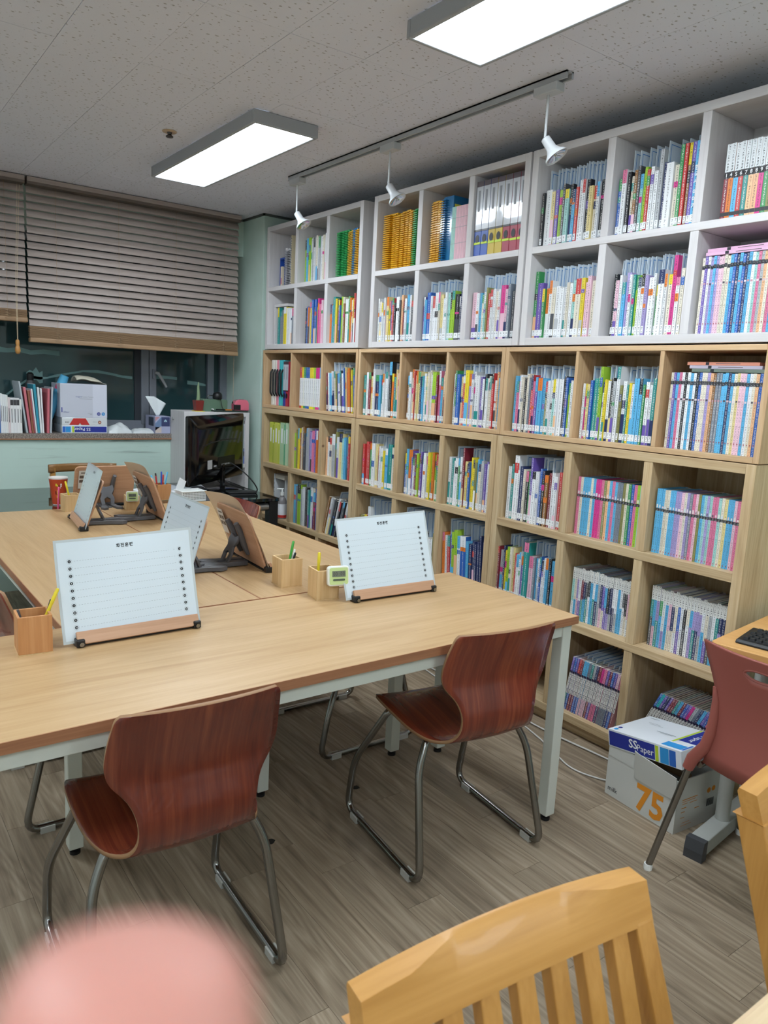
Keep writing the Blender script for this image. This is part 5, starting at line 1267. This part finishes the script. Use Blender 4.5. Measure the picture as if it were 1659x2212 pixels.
cell('NB', 0, 0, 'R r r G W y m W W Y b T* w* k'.replace('r', 'R'), dig='2', slv=8, start=.02, h=(.215, .26))
cell('NB', 0, 1, 'B b O* V W* m g R V W W s Y g O g G* R', dig='2', slv=9, start=.025, h=(.215, .25))
cell('NB', 0, 2, 'W T W W* G W m+ y Y B Y Y k b w s V V W g', dig='2', slv=9, start=.02, h=(.22, .255))
cell('NB', 1, 0, 'k* R W+ b w m p d k b W', dig=None, slv=9, start=.015, h=(.17, .21))
cell('NB', 1, 1, 'O d B W b p d K W W k', dig=None, slv=9, start=.02, h=(.16, .21))
cell('NB', 1, 2, 'O W R B g g W B* b N N N N N N', dig=None, slv=10, lean=-3., start=.0, h=(.20, .255))
cell('NB', 2, 2, 'W R b G Y S d B W p N T', start=.02, h=(.2, .24))
cell('NA', 0, 1, 'g k Y m w n d s s V v P* V O N p', start=.0, h=(.23, .285), t=(.010, .016))
cell('NA', 0, 2, 'o W w s* k W y* t b S R R R', start=.01, slv=4, h=(.24, .285), t=(.012, .02))
cell('NA', 1, 1, 'b S g* s W K W T W w m B b', start=.01, slv=6, h=(.24, .275), t=(.010, .016))
cell('NA', 1, 2, 'n s W s d K W K S d K W s', start=.0, lean=16., slv=3, h=(.235, .255), t=(.011, .015))
cell('NA', 2, 0, 'Y m P R S B T t b g W s', start=.06, h=(.20, .235)); cell('NA', 2, 1, 'd W s K S W d', start=.05, h=(.18, .21), fill=False)
cell('NA', 2, 2, 'R d K N s', start=.2, h=(.2, .22), fill=False)

UNAME = {'A': 'pillar-end', 'B': 'middle', 'C': 'desk-end'}; BNAME = {'W': 'white', 'P': 'plywood', 'N': 'pine'}
CNAME = ['window-side', 'middle', 'desk-side']
def rname(u, r):
    if u[0] == 'P': return ''
    if u[0] == 'W': return ['upper ', 'lower '][r]
    return ['top-row ', 'mid-row ', 'bottom-row '][r]
def cellname(u, r, c): return f'{rname(u, r)}{CNAME[c]} cubby, {UNAME[u[1]]} {BNAME[u[0]]} bookcase'
def px_area(p, t, h):
    def pr(v): v = v-Vector((0, 0, CAMH)); z = v.dot(CF); return (v.dot(CR)/z*FPX+829.5, v.dot(CD)/z*FPX+1106)
    a = pr(p); b = pr(p+Vector((0, -t, 0))); c = pr(p+Vector((0, 0, h)))
    if a[0] > 1659 or a[1] > 2212: return 0
    return abs(b[0]-a[0])*abs(c[1]-a[1])
BOOKS = []; SLEEVES = []; SPECIAL = []
for ci, C_ in enumerate(CELLS):
    q = random.Random(100+ci)
    (cols, rows, dep, xf) = UNITS[C_['unit']]
    yl, yr = cols[C_['col']]; zf, zc = rows[C_['row']]
    items = []
    for tok in C_['s']:
        c = tok[0]; t = q.uniform(*C_['t']); hh = q.uniform(*C_['h'])
        if '*' in tok: t *= 1.75
        if '+' in tok: hh = min(C_['h'][1]+.04, zc-zf-.012)
        if '-' in tok: hh = C_['h'][0]-.02
        hh = min(hh, zc-zf-.012)
        items.append([c, t, hh])
    a = R(C_['lean']); cs = math.cos(a)
    gap = .0022 if C_['slv'] else .0007
    room = (yl-yr) - C_['start'] - C_['end'] - (max(i[2] for i in items)*abs(math.sin(a)) if a > 0 else 0)
    if a < 0: room -= .02
    tot = sum(i[1]/cs+gap for i in items)
    k = 1.
    if C_['fill'] or tot > room: k = (room-gap*len(items))/(tot-gap*len(items))
    if C_['style'] == 'silver': k = min(k, 1.25)
    y = yl - C_['start']
    if a < 0: y = yl-C_['start']-C_['h'][1]*abs(math.sin(a))
    want = C_['slv']; every = max(1, round(len(items)/want)) if want else 0
    n_s = 0
    for i, (c, t, hh) in enumerate(items):
        t *= k
        dd = min(q.uniform(*C_['d']), dep-C_['inset']-.02)
        ins = C_['inset']+(q.uniform(-.006, .006) if C_['style'] == 'mixed' and C_['kind'] == 'book' else q.uniform(-.0012, .0012))
        p = Vector((xf+ins, y, zf+.0004+(t*math.sin(a) if a > 0 else 0)))
        ang = a+R(q.uniform(-.6, .6))*(0 if C_['style'] != 'mixed' else .6)*(1 if a else 0)
        rec = dict(p=p, t=t, h=hh, d=dd, c=c, ang=a, cell=C_, i=i, q=q.random(), area=px_area(p, t, hh), n=len(items))
        (SPECIAL if C_['kind'] != 'book' else BOOKS).append(rec)
        y -= t/cs+gap
        if want and (i % every == every-1 or len(items) <= want) and n_s < 22:
            sh = min(C_['slvh']+q.uniform(-.006, .004), zc-zf-.012)
            SLEEVES.append(dict(p=Vector((xf+.062+q.uniform(-.010, .012), y+gap-.0003, zf+.0004+(.0016*math.sin(a) if a > 0 else 0))), t=.0014, h=sh, d=.20, ang=a, cell=C_, i=n_s, area=px_area(p, .012, .09))); n_s += 1
    C_['yend'] = y
def book_geom(r):
    q = random.Random(int(r['q']*1e9)); C_ = r['cell']; c = CL[r['c']]
    # individual printing runs differ a little
    f = q.uniform(.9, 1.06); c = tuple(min(1, x*f) for x in c)
    segs = mixed_segs(c, r['h'], q) if C_['style'] == 'mixed' else series_segs(C_['style'], c, r['h'], q)
    return spine_geo(r['t'], r['h'], r['d'], segs, c if C_['style'] in ('mixed', 'seriesA', 'seriesB') else tuple(.6*x+.25 for x in c))
def sleeve_geom(r):
    q = random.Random(int(r['p'].y*1e6)); m = MB(); t, h, d = r['t'], r['h'], r['d']; b = lin('d3e0ec'); bl = lin('5f97d4')
    m.box(0, d, -t, 0, 0, h, col=b)
    x, w = .010, .0032
    for (x0, x1, z0, z1) in ((x, x+w, .02, h-.010), (x+w, d-.02, h-.013, h-.010)):
        m.quad([(x0, -t-.0002, z0), (x1, -t-.0002, z0), (x1, -t-.0002, z1), (x0, -t-.0002, z1)], 0, bl)
    m.quad([(-.0002, -.0003, 0), (-.0002, -.0003, h), (-.0002, -t+.0003, h), (-.0002, -t+.0003, 0)][::-1], 0, lin('e6eff8'))
    return m
def xform(r): return Matrix.Translation(r['p']) @ Matrix.Rotation(r['ang'], 4, 'X')
BOOKS.sort(key=lambda r: -r['area']); SLEEVES.sort(key=lambda r: -r['area'])
NB = 292
mass = MB(); smass = MB()
for i, r in enumerate(BOOKS):
    C_ = r['cell']; g = book_geom(r); dig = C_['dig']
    stick = bool(dig) and r['h'] > .15
    if i < NB:
        o = g.build('book', BOOKM); o.matrix_world = xform(r)
        kind = {'mixed': 'book', 'seriesA': 'series paperback', 'seriesB': 'series paperback', 'manga': 'comic book', 'tri': 'white-banded comic book', 'silver': 'silver-topped book', 'topcol': 'white-spined book'}[C_['style']]
        tag(o, f"{CC[r['c']][1]} {kind}, {ORD[r['i']]} from window side, {cellname(C_['unit'], C_['row'], C_['col'])}", 'book', f"books in the {cellname(C_['unit'], C_['row'], C_['col'])}")
        if stick: sticker_geo(r['t'], dig).build('call_number_label', STICKM, o)
        if C_['style'] == 'silver' and r['i'] < 9:
            nm_ = MB(); zc_ = .545*r['h']+.011
            nm_.quad([(-.0009, -r['t']/2+.0085*math.cos(k*math.pi/9), zc_+.0095*math.sin(k*math.pi/9)) for k in range(18)][::-1], 0, lin('17181c'))
            letter(nm_, '145678890'[r['i']], .017, lambda a, b: (-.0013, -r['t']/2-a, zc_-.0058+b), col=WHT, bold=.02); nm_.build('volume_number', STICKM, o)
        if C_['unit'] == 'WC' and C_['row'] == 0 and C_['col'] == 1 and r['i'] == r['n']-1:
            nm_ = MB()
            for k, ch in enumerate('한국사이야기'): letter(nm_, ch, .019, lambda a, b, k=k: (-.0009, -r['t']/2-a, r['h']*.66-.0235*k-(.012 if k > 2 else 0)+b), col=WHT, bold=.03)
            nm_.build('title_lettering', STICKM, o)
    else:
        if stick: g.add(sticker_geo(r['t'], dig))
        mass.add(g, xform(r))
mo_ = mass.build('shelf_books', BOOKM); tag(mo_, 'smaller book spines filling the farther cubbies of the bookcases', 'books', None, 'stuff')
for i, r in enumerate(SLEEVES):
    C_ = r['cell']; g = sleeve_geom(r)
    if i < 285:
        o = g.build('plastic_sleeve', SLEEVEM); o.matrix_world = xform(r)
        tag(o, f"clear blue-edged sleeve, {ORD[r['i']]} from window side, {cellname(C_['unit'], C_['row'], C_['col'])}", 'plastic sleeve', f"sleeves in the {cellname(C_['unit'], C_['row'], C_['col'])}")
    else: smass.add(g, xform(r))
if smass.f: tag(smass.build('shelf_sleeves', SLEEVEM), 'smaller clear plastic sleeves behind books in the farther cubbies', 'plastic sleeves', None, 'stuff')

# spiral-bound plastic folders
def spiral(r, label, group):
    c = CC[r['c']][0]; c = {'Y': 'dba520', 'G': '2f9a55', 'B': '2478b8', 'y': 'c9a23c'}.get(r['c'], c)
    m = mat('pp_cover_'+c, c, .22, coat=.3)
    o = bpy.data.objects.new('spiral_folder', None); COL.objects.link(o); o.matrix_world = xform(r); o.empty_display_size = .03
    tag(o, label, 'folder', group)
    B('cover', m, o, .010, r['d'], -r['t'], 0, 0, r['h'], .001)
    cm_ = MB(); n = 26; rr = r['t']*.46
    for k in range(n):
        z = .012+(r['h']-.024)*k/(n-1); cm_.box(.010-rr*.8, .010, -r['t']*.92, -r['t']*.08, z-.0022, z+.0022)
    cm_.build('coil', mat('pp_coil_'+c, c, .3), o)
for r in SPECIAL:
    C_ = r['cell']; nm = cellname(C_['unit'], C_['row'], C_['col'])
    spiral(r, f"{ {'Y': 'amber', 'G': 'green', 'B': 'blue', 'y': 'gold'}[r['c']] } spiral folder, {ORD[r['i']]} from window side, {nm}", 'spiral folders in the '+nm)
def celly(u, r, c): cols, rows, dep, xf = UNITS[u]; return cols[c][0], cols[c][1], rows[r][0], rows[r][1], xf
# middle white bookcase, middle upper cubby: big blue binder and thin notebooks
yl, yr, zf, zc, xf = celly('WB', 0, 1)
yc = [C_ for C_ in CELLS if C_['unit'] == 'WB' and C_['row'] == 0 and C_['col'] == 1][0]['yend']
bb = thing('blue_folder', 'tall glossy blue spiral folder beside the amber ones', 'folder', (xf+.03, yc-.004, zf))
BBM = mat('deep_blue_pp', '1f6a9c', .15, coat=.4)
B('cover', BBM, bb, .01, .22, -.075, 0, 0, .315, .002); B('yellow_tab', mat('yellow_tab', 'd6d34a', .4), bb, .018, .075, -.0756, -.0748, .262, .276)
cm_ = MB()
for k in range(26): cm_.box(-.008, .01, -.035, -.004, .012+.0113*k, .0165+.0113*k)
cm_.build('coil', BBM, bb)
y = yc-.084; nn = max(5, round((y-yr-.003)/.0098)); tn = (y-yr-.003)/nn
for i in range(nn):
    c = '9cc7bd' if i < 3 else ('e0b5bf' if i % 2 else 'd8b0ba')
    nb_ = thing('notebook', f"thin {'mint' if i < 3 else 'pink'} notebook, {ORD[i]} after the tall blue folder", 'notebook', (xf+.03, y, zf), 0, 'thin notebooks beside the blue folder')
    B('cover', cols_mat(c), nb_, 0, .18, -tn+.0008, 0, 0, .255, .001); 
    for z in (.08, .155, .20): B('spine_line', cols_mat('8a8f90'), nb_, -.0004, 0, -tn+.0012, -.0005, z, z+.002)
    y -= tn
yl, yr, zf, zc, xf = celly('WB', 0, 2)
y = yl-.006; wd = .0455
for i, (c, n) in enumerate((('3f5fb0', 'blue'), ('3f5fb0', 'blue'), ('c7ad3a', 'mustard'), ('c7ad3a', 'mustard'), ('a33b4e', 'crimson'), ('a33b4e', 'crimson'), ('a33b4e', 'crimson'))):
    lever_binder(f"{n} lever-arch binder, {ORD[i]} from window side, in the middle white bookcase", xf+.015, y, zf+.0004, '-x', ('', 0, c, 'c5e03a' if i != 1 else 'c9ccd2'), w=wd, h=.335, d=.26, group='lever-arch binders in the white bookcase'); y -= wd+.0012
# pillar-end white bookcase, window-side upper cubby: magazine file and ring notebooks
yl, yr, zf, zc, xf = celly('WA', 0, 0)
mf = thing('magazine_file', 'open blue magazine file with a cream booklet inside', 'magazine file', (xf+.04, yl-.085, zf))
B('file_wall', BLU, mf, 0, .19, -.0615, -.060, 0, .19); B('file_wall', BLU, mf, 0, .19, 0, .0015, 0, .19); B('file_back', BLU, mf, .188, .19, -.06, 0, 0, .19); B('file_floor', BLU, mf, 0, .19, -.06, 0, 0, .002); B('file_rim', BLU, mf, 0, .003, -.06, 0, .18, .19); B('booklet', cols_mat('d8ccb4'), mf, .004, .16, -.026, -.002, .002, .135); B('booklet_print', cols_mat('c07a80'), mf, .0034, .004, -.02, -.006, .02, .06)
y = yl-.163
for i, (c, h, t) in enumerate((('d7d5da', .245, .024), ('d7d5da', .235, .014), ('3a3b42', .24, .016), ('3a3b42', .24, .016), ('cbbfa0', .32, .012))):
    rn = thing('ring_notebook', ['white ring binder first in the upper cubby beside pillar', 'white notebook second in the upper cubby beside pillar', 'black-coiled notebook first of two beside the pillar', 'black-coiled notebook second of two beside the pillar', 'tall tan file against the divider beside the pillar'][i], 'notebook', (xf+.03, y, zf), 0, 'notebooks in the cubby by the pillar')
    B('cover', cols_mat('d7d8dc' if c[0] == '3' else c), rn, .006, .18, -t, 0, 0, h, .001)
    k_ = MB(); 
    for k in range(20): k_.box(-.003, .006, -t*.9, -t*.1, .01+(h-.02)*k/20, .014+(h-.02)*k/20)
    k_.build('coil', cols_mat(c if c[0] == '3' else '9a9ca4'), rn); y -= t+.001
yl, yr, zf, zc, xf = celly('WA', 1, 0)
si = thing('shelf_riser', 'small white board riser in the lower cubby by the pillar', 'shelf riser', (xf+.03, yl-.035, zf))
B('riser_top', WP_Y, si, 0, .22, -.19, 0, .252, .270, .001); B('riser_side', WP_Z, si, 0, .22, -.018, 0, 0, .252, .001)
# plywood pillar end: box files with black handles, two binders
yl, yr, zf, zc, xf = celly('PA', 0, 0)
y = yl-.055
for i, c in enumerate(('ddd9cf', 'ddd9cf', 'd98a98', '45b3bb', '45b3bb')):
    t = .037
    hf = thing('handled_file', ['ivory file case with black handle next to the pillar', 'second ivory file case with black handle', 'pink file case with black handle', 'turquoise file case with black handle beside the pink one', 'turquoise file case with black handle beside the binders'][i], 'file case', (xf+.03, y, zf), 0, 'file cases with black handles')
    B('case', mat('pp_case_'+c, c, .3), hf, 0, .24, -t+.004, 0, 0, .31, .004)
    MB().tube(fillet([(.0, -t/2, .065), (-.016, -t/2, .085), (-.016, -t/2, .225), (0, -t/2, .245)], .02), .0065, 8).build('handle', BLACK, hf, smooth=True); y -= t
for i, c in enumerate(('3a3f8f', 'a83444')):
    lever_binder(['violet-blue', 'crimson'][i]+' slim lever-arch binder in the pillar-end plywood bookcase', xf+.02, y-.004, zf+.0004, '-x', ('', 0, c, None), w=.034, h=.30, d=.25, group='slim binders by the file cases'); y -= .035
# pine pillar end: lime document cases, plastic drawer, sanitizer bottle
yl, yr, zf, zc, xf = celly('NA', 0, 0)
y = yl-.03
for i, (c, t, h) in enumerate((('b9c24a', .045, .285), ('a9b23f', .03, .27), ('c3c756', .05, .285), ('b9c24a', .03, .275), ('a9c9a0', .055, .29), ('5a9c74', .02, .28), ('b5d0ab', .04, .29))):
    if y-t < yr+.002: break
    lc = thing('document_case', ['first lime document case by the pillar', 'second narrower lime document case', 'third lime document case with white label', 'fourth lime document case', 'pale green document case', 'dark green coil file between pale green cases', 'last pale green document case'][i]+' in the top pine row', 'document case', (xf+.03, y, zf), 0, 'lime document cases')
    B('case', mat('pp_case_'+c, c, .3), lc, 0, .24, -t+.002, 0, 0, h, .003); B('title_label', PAPER, lc, -.0006, 0, -t*.68, -t*.32, h*.52, h*.86); y -= t
yl, yr, zf, zc, xf = celly('NA', 1, 0)
dr = thing('punched_rack', 'white plastic file rack with punched edges in the pine bookcase', 'file rack', (xf+.03, yl-.115, zf))
MB().box(0, .20, -.012, 0, 0, .30).build('side_plate', mat('translucent_plate', 'c6cacd', .3), dr); MB().box(0, .20, -.150, -.020, .27, .30).build('top_tray', mat('ivory_tray', 'cfcabb', .4), dr); MB().box(.01, .20, -.150, -.140, 0, .27).build('side_plate', mat('translucent_plate', 'c6cacd', .3), dr); MB().box(.10, .20, -.14, -.02, 0, .20).build('file_stack', PAPER, dr)
hh_ = MB()
for k in range(9): hh_.box(-.0008, 0, -.009, -.004, .02+.03*k, .026+.03*k)
hh_.build('punched_holes', BLACK, dr)
sn = thing('sanitizer_bottle', 'clear pump bottle with red and white label in the pine bookcase', 'bottle', (xf+.028, yl-.245, zf))
MB().lathe([(.030, 0), (.032, .005), (.032, .125), (.026, .145), (.012, .155), (.012, .165)], 20).build('bottle_body', mat('clear_pet', 'a6a2a4', .08, trans=.5), sn, smooth=40)
MB().lathe([(.0324, .028), (.0324, .105)], 20).build('paper_label', mat('label_white', 'd9dbe0', .4), sn, smooth=40); MB().lathe([(.0326, .010), (.0326, .028)], 20).build('red_band', INKS['red'], sn, smooth=40)
MB().lathe([(.014, .163), (.015, .185), (.006, .187), (.006, .205)], 16).build('pump_collar', WHITE, sn, smooth=40); MB().tube([(.01, 0, .208), (-.02, .03, .206), (-.025, .036, .198)], [.006, .005, .004], 8).build('pump_spout', WHITE, sn, smooth=True)
# books lying flat on top of the series rows
def lying(unit, row, col, cs, hb, names):
    yl, yr, zf, zc, xf = celly(unit, row, col)
    z = zf+hb+.0016
    for i, (c, n) in enumerate(zip(cs, names)):
        L = .268; y0 = yr+.012+.012*i if unit == 'PC' else yl-.02-.0*i-L
        o = thing('book', n, 'book', (xf+.03+.003*i, y0+L-(0 if unit == 'PC' else .004*i), z), 0, 'books lying flat on the pastel series')
        t = .0115; o.rotation_euler = (0, 0, 0)
        B('cover', cols_mat(c), o, 0, .16, -L, 0, 0, t, .0006)
        B('number_band', cols_mat('24262c'), o, -.0004, 0, -.085, -.072, .0008, t-.0008); B('title', cols_mat('6b5a60'), o, -.0003, 0, -.20, -.11, t*.4, t*.6)
        z += t+.0006
lying('PC', 0, 2, ['6d7a70', 'b0a8b8', 'cf8a74'], .280, ['grey-green series book lying flat, lowest of three on the pastel row', 'lilac-grey series book lying flat between two others', 'salmon series book lying flat on top of three'])
lying('WC', 1, 2, ['d9aecb', 'd6a8c6'], .268, ['pale pink series book lying flat on the upper pastel row, lower of two', 'pale pink series book lying flat on the upper pastel row, uppermost'])
# see-through folder standing tall among the books under the ceiling
yl, yr, zf, zc, xf = celly('WC', 0, 1)
# grey loose papers on top of the leaning comics
